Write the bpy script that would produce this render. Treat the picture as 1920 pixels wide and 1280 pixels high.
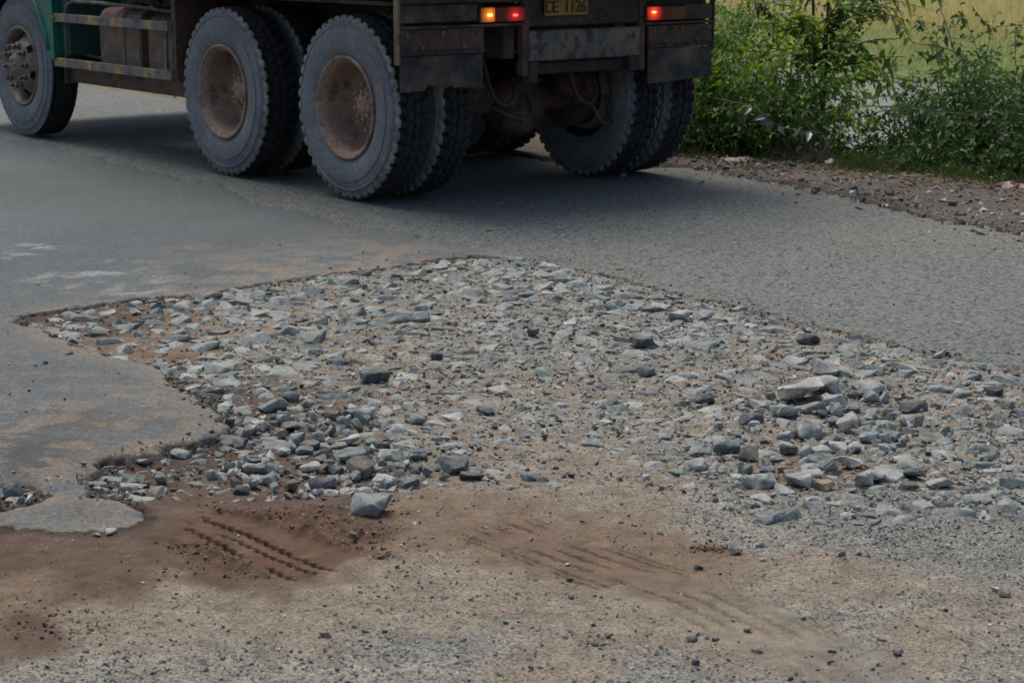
import bpy, bmesh, math, random
import numpy as np
from mathutils import Vector, Matrix
R = math.radians
random.seed(7)
rng = np.random.default_rng(11)
scene = bpy.context.scene
for o in list(bpy.data.objects):
    bpy.data.objects.remove(o)

# ------------------------------------------------------------------ camera, light
CAM_H, PITCH, FPX = 1.5202, 0.21428, 3535.2
cd = bpy.data.cameras.new('camera')
cam = bpy.data.objects.new('camera', cd)
scene.collection.objects.link(cam)
cam.location = (0, 0, CAM_H)
cam.rotation_euler = (math.pi / 2 - PITCH, 0, 0)
cd.sensor_width = 36
cd.lens = FPX / 1920 * 36
cd.clip_start = 0.1
cd.clip_end = 2000
cd.dof.use_dof = True
cd.dof.focus_distance = 6.6
cd.dof.aperture_fstop = 9
scene.camera = cam

SUN_EL, SUN_AZ = R(68), R(-30)          # azimuth from +Y, towards the left
w = bpy.data.worlds.new('World')
scene.world = w
w.use_nodes = True
wn = w.node_tree
bg = wn.nodes['Background']
sky = wn.nodes.new('ShaderNodeTexSky')
sky.sky_type = 'NISHITA'
sky.sun_disc = False
sky.sun_elevation = SUN_EL
sky.sun_rotation = SUN_AZ
sky.dust_density = 4.0
sky.air_density = 1.0
sky.ozone_density = 1.0
wn.links.new(sky.outputs[0], bg.inputs[0])
bg.inputs[1].default_value = 0.060
sd = bpy.data.lights.new('sun', 'SUN')
sd.energy = 1.02
sd.angle = R(34)
sd.color = (1.0, 0.955, 0.84)
sun = bpy.data.objects.new('sun', sd)
scene.collection.objects.link(sun)
sdir = Vector((math.sin(SUN_AZ) * math.cos(SUN_EL), math.cos(SUN_AZ) * math.cos(SUN_EL), math.sin(SUN_EL)))
sun.rotation_euler = (-sdir).to_track_quat('-Z', 'Y').to_euler()
sun.location = (0, 0, 30)
scene.view_settings.view_transform = 'Standard'
scene.view_settings.look = 'None'
scene.view_settings.gamma = 1
scene.view_settings.use_curve_mapping = False
scene.view_settings.exposure = 1.1
scene.render.engine = 'CYCLES'

# ------------------------------------------------------------------ helpers
col = scene.collection


def at(px, py, z=0.0):
    """point of the photograph on the level z"""
    d = np.array([(px - 960), FPX * math.cos(PITCH) + (640 - py) * math.sin(PITCH),
                  -FPX * math.sin(PITCH) + (640 - py) * math.cos(PITCH)])
    t = (z - CAM_H) / d[2]
    return (float(d[0] * t), float(d[1] * t))


def atY(px, py, Y):
    d = np.array([(px - 960), FPX * math.cos(PITCH) + (640 - py) * math.sin(PITCH),
                  -FPX * math.sin(PITCH) + (640 - py) * math.cos(PITCH)])
    t = Y / d[1]
    return (float(d[0] * t), Y, float(CAM_H + d[2] * t))


def tag(o, label=None, cat=None, group=None, kind=None):
    if label: o['label'] = label
    if cat: o['category'] = cat
    if group: o['group'] = group
    if kind: o['kind'] = kind
    return o


def empty(name, loc=(0, 0, 0), rz=0, parent=None):
    o = bpy.data.objects.new(name, None)
    o.empty_display_size = 0.1
    col.objects.link(o)
    o.location = loc
    o.rotation_euler = (0, 0, rz)
    if parent: o.parent = parent
    return o


def link_mesh(name, me, mat=None, parent=None, loc=(0, 0, 0)):
    o = bpy.data.objects.new(name, me)
    col.objects.link(o)
    o.location = loc
    if mat is not None and not me.materials:
        me.materials.append(mat)
    if parent: o.parent = parent
    return o


def np_mesh(name, V, F, smooth=False, colr=None, extra=None):
    """V (n,3), F (m,k) ints of one k"""
    V = np.asarray(V, dtype=np.float32)
    F = np.asarray(F, dtype=np.int32)
    me = bpy.data.meshes.new(name)
    me.vertices.add(len(V))
    me.vertices.foreach_set('co', V.ravel())
    k = F.shape[1]
    me.loops.add(F.size)
    me.loops.foreach_set('vertex_index', F.ravel())
    me.polygons.add(len(F))
    me.polygons.foreach_set('loop_start', np.arange(0, F.size, k, dtype=np.int32))
    me.polygons.foreach_set('loop_total', np.full(len(F), k, dtype=np.int32))
    me.update(calc_edges=True)
    me.polygons.foreach_set('use_smooth', np.full(len(F), smooth, dtype=bool))
    if colr is not None:
        a = me.attributes.new('Col', 'FLOAT_COLOR', 'POINT')
        c4 = np.ones((len(V), 4), dtype=np.float32)
        c4[:, :3] = colr
        a.data.foreach_set('color', c4.ravel())
    if extra:
        for nm, arr in extra.items():
            a = me.attributes.new(nm, 'FLOAT', 'POINT')
            a.data.foreach_set('value', np.asarray(arr, dtype=np.float32))
    me.validate()
    return me


class MB:
    def __init__(s):
        s.bm = bmesh.new()

    def box(s, c, size, rot=None, bev=0.0):
        r = bmesh.ops.create_cube(s.bm, size=1.0)
        vs = r['verts']
        M = Matrix.Translation(c) @ (rot.to_4x4() if rot is not None else Matrix.Identity(4)) @ Matrix.Diagonal((*size, 1))
        bmesh.ops.transform(s.bm, matrix=M, verts=vs)
        if bev > 0:
            es = list({e for v in vs for e in v.link_edges})
            bmesh.ops.bevel(s.bm, geom=es, offset=bev, segments=1, affect='EDGES', profile=0.5)
        return s

    def bx(s, x0, x1, y0, y1, z0, z1, bev=0.0):
        return s.box(((x0 + x1) / 2, (y0 + y1) / 2, (z0 + z1) / 2), (abs(x1 - x0), abs(y1 - y0), abs(z1 - z0)), None, bev)

    def prism(s, pts, axis, a, b):
        """pts 2D outline; axis 'y': pts are (x,z); axis 'x': pts are (y,z)"""
        def P(p, t):
            return (p[0], t, p[1]) if axis == 'y' else (t, p[0], p[1])
        v0 = [s.bm.verts.new(P(p, a)) for p in pts]
        v1 = [s.bm.verts.new(P(p, b)) for p in pts]
        n = len(pts)
        fs = [s.bm.faces.new(v0), s.bm.faces.new(v1[::-1])]
        for i in range(n):
            fs.append(s.bm.faces.new((v0[i], v1[i], v1[(i + 1) % n], v0[(i + 1) % n])))
        bmesh.ops.recalc_face_normals(s.bm, faces=fs)
        return s

    def lathe(s, prof, n=48, c=(0, 0, 0), closed=False, skip=None, a0=0.0):
        """profile (y, r) round the Y axis"""
        rings = []
        for k in range(n):
            a = a0 + 2 * math.pi * k / n
            rings.append([s.bm.verts.new((c[0] + r * math.cos(a), c[1] + y, c[2] + r * math.sin(a))) for y, r in prof])
        m = len(prof)
        fs = []
        for k in range(n):
            A, B = rings[k], rings[(k + 1) % n]
            for j in range(m - (0 if closed else 1)):
                if skip and skip(k, j): continue
                j2 = (j + 1) % m
                fs.append(s.bm.faces.new((A[j], A[j2], B[j2], B[j])))
        for f in fs: f.smooth = True
        return s

    def tube(s, pts, r, n=6, caps=True):
        pts = [Vector(p) for p in pts]
        rr = r if isinstance(r, (list, tuple)) else [r] * len(pts)
        prev = None
        first = None
        up = Vector((0, 0, 1))
        for i, p in enumerate(pts):
            d = (pts[min(i + 1, len(pts) - 1)] - pts[max(i - 1, 0)]).normalized()
            u = d.cross(up)
            if u.length < 0.05: u = d.cross(Vector((1, 0, 0)))
            u.normalize()
            v = d.cross(u)
            ring = [s.bm.verts.new(p + rr[i] * (math.cos(2 * math.pi * k / n) * u + math.sin(2 * math.pi * k / n) * v)) for k in range(n)]
            if prev:
                for k in range(n):
                    f = s.bm.faces.new((prev[k], prev[(k + 1) % n], ring[(k + 1) % n], ring[k]))
                    f.smooth = True
            else:
                first = ring
            prev = ring
        if caps:
            s.bm.faces.new(first[::-1])
            s.bm.faces.new(prev)
        return s

    def build(s, name, mat, parent=None, loc=(0, 0, 0), recalc=True):
        if recalc:
            bmesh.ops.recalc_face_normals(s.bm, faces=s.bm.faces[:])
        me = bpy.data.meshes.new(name)
        s.bm.to_mesh(me)
        s.bm.free()
        return link_mesh(name, me, mat, parent, loc)


# -------- numpy noise
def _hash(ix, iy, seed):
    h = (ix * 374761393 + iy * 668265263 + seed * 1442695041) & 0xFFFFFFFF
    h = ((h ^ (h >> 13)) * 1274126177) & 0xFFFFFFFF
    h = (h ^ (h >> 16)) & 0xFFFFFFFF
    return h.astype(np.float64) / 4294967295.0


def vnoise(x, y, s, seed=0):
    x = np.asarray(x) / s + 1000.0
    y = np.asarray(y) / s + 1000.0
    ix = np.floor(x).astype(np.int64); iy = np.floor(y).astype(np.int64)
    fx = x - ix; fy = y - iy
    fx = fx * fx * fx * (fx * (fx * 6 - 15) + 10); fy = fy * fy * fy * (fy * (fy * 6 - 15) + 10)
    a = _hash(ix, iy, seed); b = _hash(ix + 1, iy, seed); c = _hash(ix, iy + 1, seed); d = _hash(ix + 1, iy + 1, seed)
    return ((a * (1 - fx) + b * fx) * (1 - fy) + (c * (1 - fx) + d * fx) * fy) * 2 - 1


def fbm(x, y, s, octv=4, seed=0, g=0.5):
    t = 0; a = 1; n = 0
    for k in range(octv):
        ca, sa = math.cos(k * 0.7), math.sin(k * 0.7)
        t = t + a * vnoise(x * ca - y * sa, x * sa + y * ca, s / 2.03 ** k, seed + k * 17)
        n += a; a *= g
    return t / n


def sstep(a, b, x):
    t = np.clip((np.asarray(x) - a) / (b - a), 0, 1)
    return t * t * (3 - 2 * t)


def inpoly(x, y, poly):
    x = np.asarray(x); y = np.asarray(y)
    ins = np.zeros(x.shape, bool)
    n = len(poly)
    for i in range(n):
        x0, y0 = poly[i]; x1, y1 = poly[(i + 1) % n]
        if y0 == y1: continue
        c = ((y0 > y) != (y1 > y)) & (x < (x1 - x0) * (y - y0) / (y1 - y0) + x0)
        ins ^= c
    return ins


def dist_poly(x, y, pts, closed=True):
    d = np.full(np.shape(x), 1e9)
    n = len(pts)
    for i in range(n if closed else n - 1):
        x0, y0 = pts[i]; x1, y1 = pts[(i + 1) % n]
        dx, dy = x1 - x0, y1 - y0
        L = dx * dx + dy * dy + 1e-12
        t = np.clip(((x - x0) * dx + (y - y0) * dy) / L, 0, 1)
        d = np.minimum(d, np.hypot(x - x0 - t * dx, y - y0 - t * dy))
    return d


def idw(x, y, pts, vals, p=3.0, eps=0.02):
    num = 0; den = 0
    for (px, py), v in zip(pts, vals):
        w_ = 1.0 / (np.hypot(x - px, y - py) ** p + eps ** p)
        v = np.asarray(v, float)
        num = num + (w_[..., None] * v if v.ndim else w_ * v)
        den = den + w_
    return num / (den[..., None] if np.ndim(num) > np.ndim(den) else den)


# -------- materials
def new_mat(name):
    m = bpy.data.materials.new(name)
    m.use_nodes = True
    return m, m.node_tree, m.node_tree.nodes['Principled BSDF']


def N(nt, t, **kw):
    n = nt.nodes.new(t)
    for k, v in kw.items():
        if k.startswith('i_'):
            n.inputs[k[2:]].default_value = v
        else:
            setattr(n, k, v)
    return n


def ramp(nt, stops, fac=None):
    r = nt.nodes.new('ShaderNodeValToRGB')
    e = r.color_ramp.elements
    while len(e) < len(stops): e.new(0.5)
    for i, (p, c) in enumerate(stops):
        e[i].position = p
        e[i].color = (*c, 1) if len(c) == 3 else c
    if fac is not None: nt.links.new(fac, r.inputs[0])
    return r


def mixc(nt, fac, a, b, mode='MIX'):
    m = nt.nodes.new('ShaderNodeMix')
    m.data_type = 'RGBA'; m.blend_type = mode
    for s_, v in ((0, fac), (6, a), (7, b)):
        if isinstance(v, (int, float)):
            m.inputs[s_].default_value = v
        elif isinstance(v, tuple):
            m.inputs[s_].default_value = (*v, 1)
        else:
            nt.links.new(v, m.inputs[s_])
    return m.outputs[2]


def bump(nt, bs, h, strength, dist, normal=None):
    b = nt.nodes.new('ShaderNodeBump')
    b.inputs['Strength'].default_value = strength
    b.inputs['Distance'].default_value = dist
    nt.links.new(h, b.inputs['Height'])
    if normal is not None: nt.links.new(normal, b.inputs['Normal'])
    if bs is not None: nt.links.new(b.outputs[0], bs.inputs['Normal'])
    return b.outputs[0]


def noise(nt, co, scale, detail=4, rough=0.55):
    n = N(nt, 'ShaderNodeTexNoise')
    n.inputs['Scale'].default_value = scale
    n.inputs['Detail'].default_value = detail
    n.inputs['Roughness'].default_value = rough
    nt.links.new(co, n.inputs['Vector'])
    return n.outputs['Fac']


def simple_mat(name, c, rough=0.6, metal=0.0, c2=None, scale=8.0, bumpy=0.0, thr=(0.45, 0.6), c3=None):
    """paint or metal with patches of a second colour (dust, rust) and fine grain"""
    m, nt, bs = new_mat(name)
    tc = N(nt, 'ShaderNodeTexCoord').outputs['Object']
    n1 = noise(nt, tc, scale, 6, 0.65)
    c_out = ramp(nt, [(thr[0], c), (thr[1], c2 or tuple(min(1, v * 1.3) for v in c))], n1).outputs[0]
    if c3:
        n3 = noise(nt, tc, scale * 2.7, 5, 0.7)
        f3 = ramp(nt, [(0.52, (0, 0, 0)), (0.62, (1, 1, 1))], n3).outputs[0]
        c_out = mixc(nt, f3, c_out, c3)
    n2 = noise(nt, tc, scale * 14, 3)
    g = ramp(nt, [(0.3, (0.75,) * 3), (0.7, (1.15,) * 3)], n2).outputs[0]
    c_out = mixc(nt, 1.0, c_out, g, 'MULTIPLY')
    nt.links.new(c_out, bs.inputs['Base Color'])
    bs.inputs['Roughness'].default_value = rough
    bs.inputs['Metallic'].default_value = metal
    if bumpy: bump(nt, bs, n2, bumpy, 0.004)
    return m


def mat_soil():
    m, nt, bs = new_mat('soil')
    tc = N(nt, 'ShaderNodeTexCoord').outputs['Object']
    at_ = N(nt, 'ShaderNodeAttribute', attribute_name='Col').outputs['Color']
    grit = N(nt, 'ShaderNodeAttribute', attribute_name='grit').outputs['Fac']
    vo = N(nt, 'ShaderNodeTexVoronoi'); vo.inputs['Scale'].default_value = 190
    nt.links.new(tc, vo.inputs['Vector'])
    sp = N(nt, 'ShaderNodeSeparateColor'); nt.links.new(vo.outputs['Color'], sp.inputs[0])
    gr = ramp(nt, [(0.0, (0.30, 0.31, 0.34)), (0.22, (0.5, 0.52, 0.55)), (0.3, (0.92, 0.92, 0.92)), (0.72, (1.05, 1.03, 1.0)), (0.93, (1.55, 1.5, 1.45))], sp.outputs[0])
    c = mixc(nt, 1.0, at_, gr.outputs[0], 'MULTIPLY')
    c = mixc(nt, grit, at_, c)
    n1 = noise(nt, tc, 14, 6, 0.7)
    c = mixc(nt, 1.0, c, ramp(nt, [(0.32, (0.72, 0.70, 0.68)), (0.68, (1.2, 1.2, 1.2))], n1).outputs[0], 'MULTIPLY')
    n2 = noise(nt, tc, 160, 4, 0.7)
    c = mixc(nt, 1.0, c, ramp(nt, [(0.3, (0.75,) * 3), (0.7, (1.2,) * 3)], n2).outputs[0], 'MULTIPLY')
    nt.links.new(c, bs.inputs['Base Color'])
    bs.inputs['Roughness'].default_value = 0.95
    bs.inputs['Specular IOR Level'].default_value = 0.2
    b1 = bump(nt, None, n2, 0.7, 0.006)
    bump(nt, bs, sp.outputs[1], 0.35, 0.005, b1)
    return m


def mat_asphalt(smooth=False):
    m, nt, bs = new_mat('asphalt_smooth' if smooth else 'asphalt_coarse')
    tc = N(nt, 'ShaderNodeTexCoord').outputs['Object']
    at_ = N(nt, 'ShaderNodeAttribute', attribute_name='Col').outputs['Color']
    vo = N(nt, 'ShaderNodeTexVoronoi'); vo.inputs['Scale'].default_value = 150 if smooth else 85
    nt.links.new(tc, vo.inputs['Vector'])
    sp = N(nt, 'ShaderNodeSeparateColor'); nt.links.new(vo.outputs['Color'], sp.inputs[0])
    if smooth:
        gr = ramp(nt, [(0.0, (0.7, 0.7, 0.7)), (0.5, (0.95,) * 3), (0.9, (1.1,) * 3), (0.97, (1.6, 1.55, 1.5))], sp.outputs[0])
    else:
        gr = ramp(nt, [(0.0, (0.18, 0.19, 0.2)), (0.13, (0.34,) * 3), (0.2, (0.95,) * 3), (0.85, (1.15, 1.14, 1.1)), (0.97, (1.7, 1.65, 1.6))], sp.outputs[0])
    c = mixc(nt, 1.0, at_, gr.outputs[0], 'MULTIPLY')
    n2 = noise(nt, tc, 60, 5, 0.75)
    c = mixc(nt, 1.0, c, ramp(nt, [(0.35, (0.78,) * 3), (0.65, (1.18,) * 3)], n2).outputs[0], 'MULTIPLY')
    n3 = noise(nt, tc, 330, 2, 0.6)
    c = mixc(nt, 1.0, c, ramp(nt, [(0.3, (0.8,) * 3), (0.7, (1.2,) * 3)], n3).outputs[0], 'MULTIPLY')
    nt.links.new(c, bs.inputs['Base Color'])
    bs.inputs['Roughness'].default_value = 0.75 if smooth else 0.82
    bs.inputs['Specular IOR Level'].default_value = 0.35
    b1 = bump(nt, None, n3, 0.5, 0.003)
    c2 = N(nt, 'ShaderNodeTexVoronoi', feature='DISTANCE_TO_EDGE'); c2.inputs['Scale'].default_value = 1.7
    wv = N(nt, 'ShaderNodeVectorMath', operation='MULTIPLY_ADD')
    nn = N(nt, 'ShaderNodeTexNoise'); nn.inputs['Scale'].default_value = 5; nn.inputs['Detail'].default_value = 6; nt.links.new(tc, nn.inputs['Vector'])
    nt.links.new(nn.outputs['Color'], wv.inputs[0]); wv.inputs[1].default_value = (.35, .35, .35); nt.links.new(tc, wv.inputs[2])
    nt.links.new(wv.outputs[0], c2.inputs['Vector'])
    ck = ramp(nt, [(0.0, (1, 1, 1)), (0.006, (0, 0, 0))], c2.outputs['Distance']).outputs[0]
    ck = mixc(nt, 1.0, ck, ramp(nt, [(0.52, (0, 0, 0)), (0.62, (.75,) * 3)], noise(nt, tc, .9, 3)).outputs[0], 'MULTIPLY')
    nt.links.new(mixc(nt, ck, c, (0.03, 0.03, 0.03)), bs.inputs['Base Color'])
    bump(nt, bs, sp.outputs[0], 0.25 if smooth else 0.38, 0.003, b1)
    return m


def mat_rock(name, stops, white=0.5, isl=False, dusty=0.5):
    m, nt, bs = new_mat(name)
    tc = N(nt, 'ShaderNodeTexCoord').outputs['Object']
    if isl:
        rnd = N(nt, 'ShaderNodeNewGeometry').outputs['Random Per Island']
        co = tc
    else:
        rnd = N(nt, 'ShaderNodeObjectInfo').outputs['Random']
        ad = N(nt, 'ShaderNodeVectorMath', operation='MULTIPLY_ADD')
        cx = N(nt, 'ShaderNodeCombineXYZ')
        for i in range(3): nt.links.new(rnd, cx.inputs[i])
        nt.links.new(cx.outputs[0], ad.inputs[0]); ad.inputs[1].default_value = (37, 53, 71)
        geo = N(nt, 'ShaderNodeNewGeometry').outputs['Position']
        nt.links.new(geo, ad.inputs[2])
        co = ad.outputs[0]
    base = ramp(nt, stops, rnd).outputs[0]
    n1 = noise(nt, co, 26, 8, 0.75)
    c = mixc(nt, 1.0, base, ramp(nt, [(0.36, (0.42, 0.45, 0.48)), (0.49, (0.95, 0.95, 0.95)), (0.66, (1.35, 1.32, 1.27))], n1).outputs[0], 'MULTIPLY')
    n2 = noise(nt, co, 55, 8, 0.78)
    f = ramp(nt, [(0.55, (0, 0, 0)), (0.70, (white,) * 3)], n2).outputs[0]
    c = mixc(nt, f, c, (0.56, 0.56, 0.54))
    n3 = noise(nt, co, 9, 5, 0.7)
    f = ramp(nt, [(0.56, (0, 0, 0)), (0.68, (0.6,) * 3)], n3).outputs[0]
    c = mixc(nt, f, c, (0.27, 0.22, 0.17))
    # sand and dust lying on the faces that look up
    nz = N(nt, 'ShaderNodeSeparateXYZ'); nt.links.new(N(nt, 'ShaderNodeNewGeometry').outputs['Normal'], nz.inputs[0])
    up = ramp(nt, [(0.62, (0, 0, 0)), (0.98, (1, 1, 1))], nz.outputs[2]).outputs[0]
    nd = ramp(nt, [(0.40, (0.05,) * 3), (0.62, (dusty,) * 3)], noise(nt, co, 20, 6, 0.7)).outputs[0]
    c = mixc(nt, mixc(nt, 1.0, up, nd, 'MULTIPLY'), c, (0.275, 0.245, 0.20))
    n4 = noise(nt, co, 180, 4, 0.7)
    c = mixc(nt, 1.0, c, ramp(nt, [(0.3, (0.78,) * 3), (0.7, (1.2,) * 3)], n4).outputs[0], 'MULTIPLY')
    nt.links.new(c, bs.inputs['Base Color'])
    bs.inputs['Roughness'].default_value = 0.78
    bs.inputs['Specular IOR Level'].default_value = 0.4
    b1 = bump(nt, None, n4, 0.45, 0.004)
    bump(nt, bs, n2, 0.7, 0.012, b1)
    return m


def mat_leaf(name, stops, trans=0.35, rough=0.45):
    m, nt, bs = new_mat(name)
    rnd = N(nt, 'ShaderNodeNewGeometry').outputs['Random Per Island']
    c = ramp(nt, stops, rnd).outputs[0]
    tc = N(nt, 'ShaderNodeTexCoord').outputs['Object']
    n1 = noise(nt, tc, 3.5, 3)
    c = mixc(nt, 1.0, c, ramp(nt, [(0.3, (0.65, 0.7, 0.7)), (0.7, (1.35, 1.25, 1.0))], n1).outputs[0], 'MULTIPLY')
    nt.links.new(c, bs.inputs['Base Color'])
    bs.inputs['Roughness'].default_value = rough
    tr = N(nt, 'ShaderNodeBsdfTranslucent')
    tcx = mixc(nt, 1.0, c, (1.9, 2.0, 0.8), 'MULTIPLY')
    nt.links.new(tcx, tr.inputs[0])
    mx = N(nt, 'ShaderNodeMixShader'); mx.inputs[0].default_value = trans
    nt.links.new(bs.outputs[0], mx.inputs[1]); nt.links.new(tr.outputs[0], mx.inputs[2])
    nt.links.new(mx.outputs[0], nt.nodes['Material Output'].inputs[0])
    return m


def mat_island(name, stops, rough=0.85):
    m, nt, bs = new_mat(name)
    rnd = N(nt, 'ShaderNodeNewGeometry').outputs['Random Per Island']
    c = ramp(nt, stops, rnd).outputs[0]
    tc = N(nt, 'ShaderNodeTexCoord').outputs['Object']
    c = mixc(nt, 1.0, c, ramp(nt, [(0.3, (0.75,) * 3), (0.7, (1.25,) * 3)], noise(nt, tc, 120, 3)).outputs[0], 'MULTIPLY')
    nt.links.new(c, bs.inputs['Base Color'])
    bs.inputs['Roughness'].default_value = rough
    return m


M = {}
M['soil'] = mat_soil()
M['asph'] = mat_asphalt(False)
M['patch'] = mat_asphalt(True)
BLUE = [(0.0, (0.135, 0.165, 0.168)), (0.2, (0.215, 0.255, 0.255)), (0.5, (0.285, 0.328, 0.322)), (0.8, (0.36, 0.395, 0.382)), (1.0, (0.46, 0.475, 0.455))]
M['rock'] = mat_rock('rock_blue_grey', BLUE, 0.7)
M['rock_stuff'] = mat_rock('rock_rubble', BLUE, 0.6, isl=True)
M['rock_pale'] = mat_rock('rock_pale', [(0.0, (0.39, 0.41, 0.405)), (1.0, (0.51, 0.51, 0.485))], 0.8, dusty=.35)
M['rock_dark'] = mat_rock('rock_dark', [(0.0, (0.075, 0.085, 0.10)), (1.0, (0.13, 0.15, 0.165))], 0.3)
M['rock_brown'] = mat_rock('rock_brown', [(0.0, (0.19, 0.17, 0.14)), (1.0, (0.25, 0.22, 0.18))], 0.3)
M['rock_tan'] = mat_rock('rock_ochre', [(0.0, (0.34, 0.28, 0.19)), (1.0, (0.38, 0.31, 0.21))], 0.3)
M['pebble'] = mat_island('gravel', [(0.0, (0.06, 0.066, 0.07)), (0.22, (0.12, 0.13, 0.135)), (0.5, (0.22, 0.228, 0.225)), (0.75, (0.29, 0.265, 0.23)), (0.93, (0.33, 0.32, 0.30)), (1.0, (0.5, 0.49, 0.46))])
M['clod'] = mat_island('soil_crumbs', [(0.0, (0.12, 0.075, 0.052)), (1.0, (0.19, 0.125, 0.09))], 0.95)

# ------------------------------------------------------------------ ground
HOLE = [at(*p) for p in [(-400, 1000), (-60, 990), (0, 992), (60, 1000), (130, 1003), (220, 992), (278, 968), (240, 945), (192, 928), (166, 890),
        (200, 860), (330, 830), (425, 806), (417, 776), (345, 728), (280, 688), (180, 665), (100, 638), (40, 602),
        (100, 585), (250, 566), (420, 545), (600, 518), (760, 500), (900, 483), (960, 483), (1060, 500), (1300, 556),
        (1500, 605), (1700, 650), (1920, 697), (2300, 775), (2800, 880)]] + [(9, 2), (9, -5), (-9, -5), (-9, 4.2)]
SMALL_HOLE = [at(*p) for p in [(-80, 915), (0, 905), (60, 903), (92, 915), (80, 936), (20, 942), (-60, 940)]]
EDGE = [at(*p) for p in [(2600, 585), (1920, 440), (1740, 402), (1600, 372), (1440, 338), (1290, 311), (1030, 300), (345, 191), (250, 173)]]
EDGE = [(9.5, 2.5)] + EDGE + [(-9, 25.7), (-16, 35)]
ROAD = EDGE + [(-60, 95), (-80, 60), (-30, 8), (-9, 2), (9, 2)]
BUSH = [(12, 4.5), (5.2, 9.9), (3.15, 11.54), (1.25, 12.93), (-2.4, 17.9), (-8.3, 26.0), (-20, 42), (-70, 110)]
PATCH = [at(*p) for p in [(-900, 180), (-200, 236), (0, 262), (90, 268), (160, 292), (262, 311), (330, 338), (430, 347), (480, 376), (560, 392),
        (640, 417), (740, 430), (802, 437), (785, 447), (860, 457), (930, 474), (960, 490), (940, 560)]] + \
        [at(500, 900), at(300, 1030), at(-400, 1060), (-9, 4.0), (-30, 8), (-30, 20)]


def signed_bush(x, y):
    d = dist_poly(x, y, BUSH, False)
    far = inpoly(x, y, BUSH + [(-70, 400), (400, 400), (400, -50), (12, -50)])
    return np.where(far, d, -d)


ZP = [(0, 1050, .006), (150, 1015, .006), (265, 985, .004), (-200, 1040, .006), (200, 895, -.036), (300, 855, -.040), (420, 825, -.042), (450, 765, -.034), (300, 705, -.018),
      (60, 606, -.014), (100, 612, -.02), (200, 650, -.018), (250, 572, -.004), (420, 552, -.002), (600, 526, -.001), (760, 508, -.002), (600, 610, -.018), (900, 492, -.004), (1100, 520, -.006), (1500, 620, -.006), (1900, 705, -.005),
      (800, 700, -.03), (1200, 750, -.03), (1600, 800, -.025), (1900, 900, -.02), (500, 900, -.04), (600, 965, -.015), (1000, 950, -.02),
      (1000, 1200, -.02), (200, 1150, -.01), (1800, 1200, -.02), (0, 1250, -.01), (40, 925, -.03)]
ZPW = [at(a, b) for a, b, c in ZP]


def z_soil(x, y, fine=True):
    z = idw(x, y, ZPW, [c for a, b, c in ZP], 3.0, 0.12)
    sb = signed_bush(x, y)
    beyond = sstep(9.0, 11.0, y) * sstep(-3.0, -1.6, sb)
    z = z * (1 - beyond) + 0.012 * beyond
    z = z + fbm(x, y, 0.45, 3, 5) * 0.010
    z = z - sstep(-0.2, 5.0, sb) * 0.95
    if fine:
        z = z + fbm(x, y, 0.07, 4, 9, 0.6) * 0.0055
    return z


TR = [at(*p) for p in [(335, 975), (470, 1008), (625, 1062)]]
TR2 = [at(*p) for p in [(900, 965), (1080, 1030), (1300, 1105), (1560, 1225), (1800, 1370)]]


def along(x, y, pts):
    """arc length and signed offset from a polyline"""
    best = np.full(x.shape, 1e9); s_ = np.zeros(x.shape); off = np.zeros(x.shape); acc = 0
    for i in range(len(pts) - 1):
        x0, y0 = pts[i]; x1, y1 = pts[i + 1]
        L = math.hypot(x1 - x0, y1 - y0); ux, uy = (x1 - x0) / L, (y1 - y0) / L
        t = (x - x0) * ux + (y - y0) * uy
        tc = np.clip(t, 0, L)
        d = np.hypot(x - x0 - tc * ux, y - y0 - tc * uy)
        o = (x - x0) * uy - (y - y0) * ux
        m_ = d < best
        best = np.where(m_, d, best); s_ = np.where(m_, acc + tc, s_); off = np.where(m_, np.sign(o) * d, off)
        acc += L
    return s_, off, acc


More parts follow.
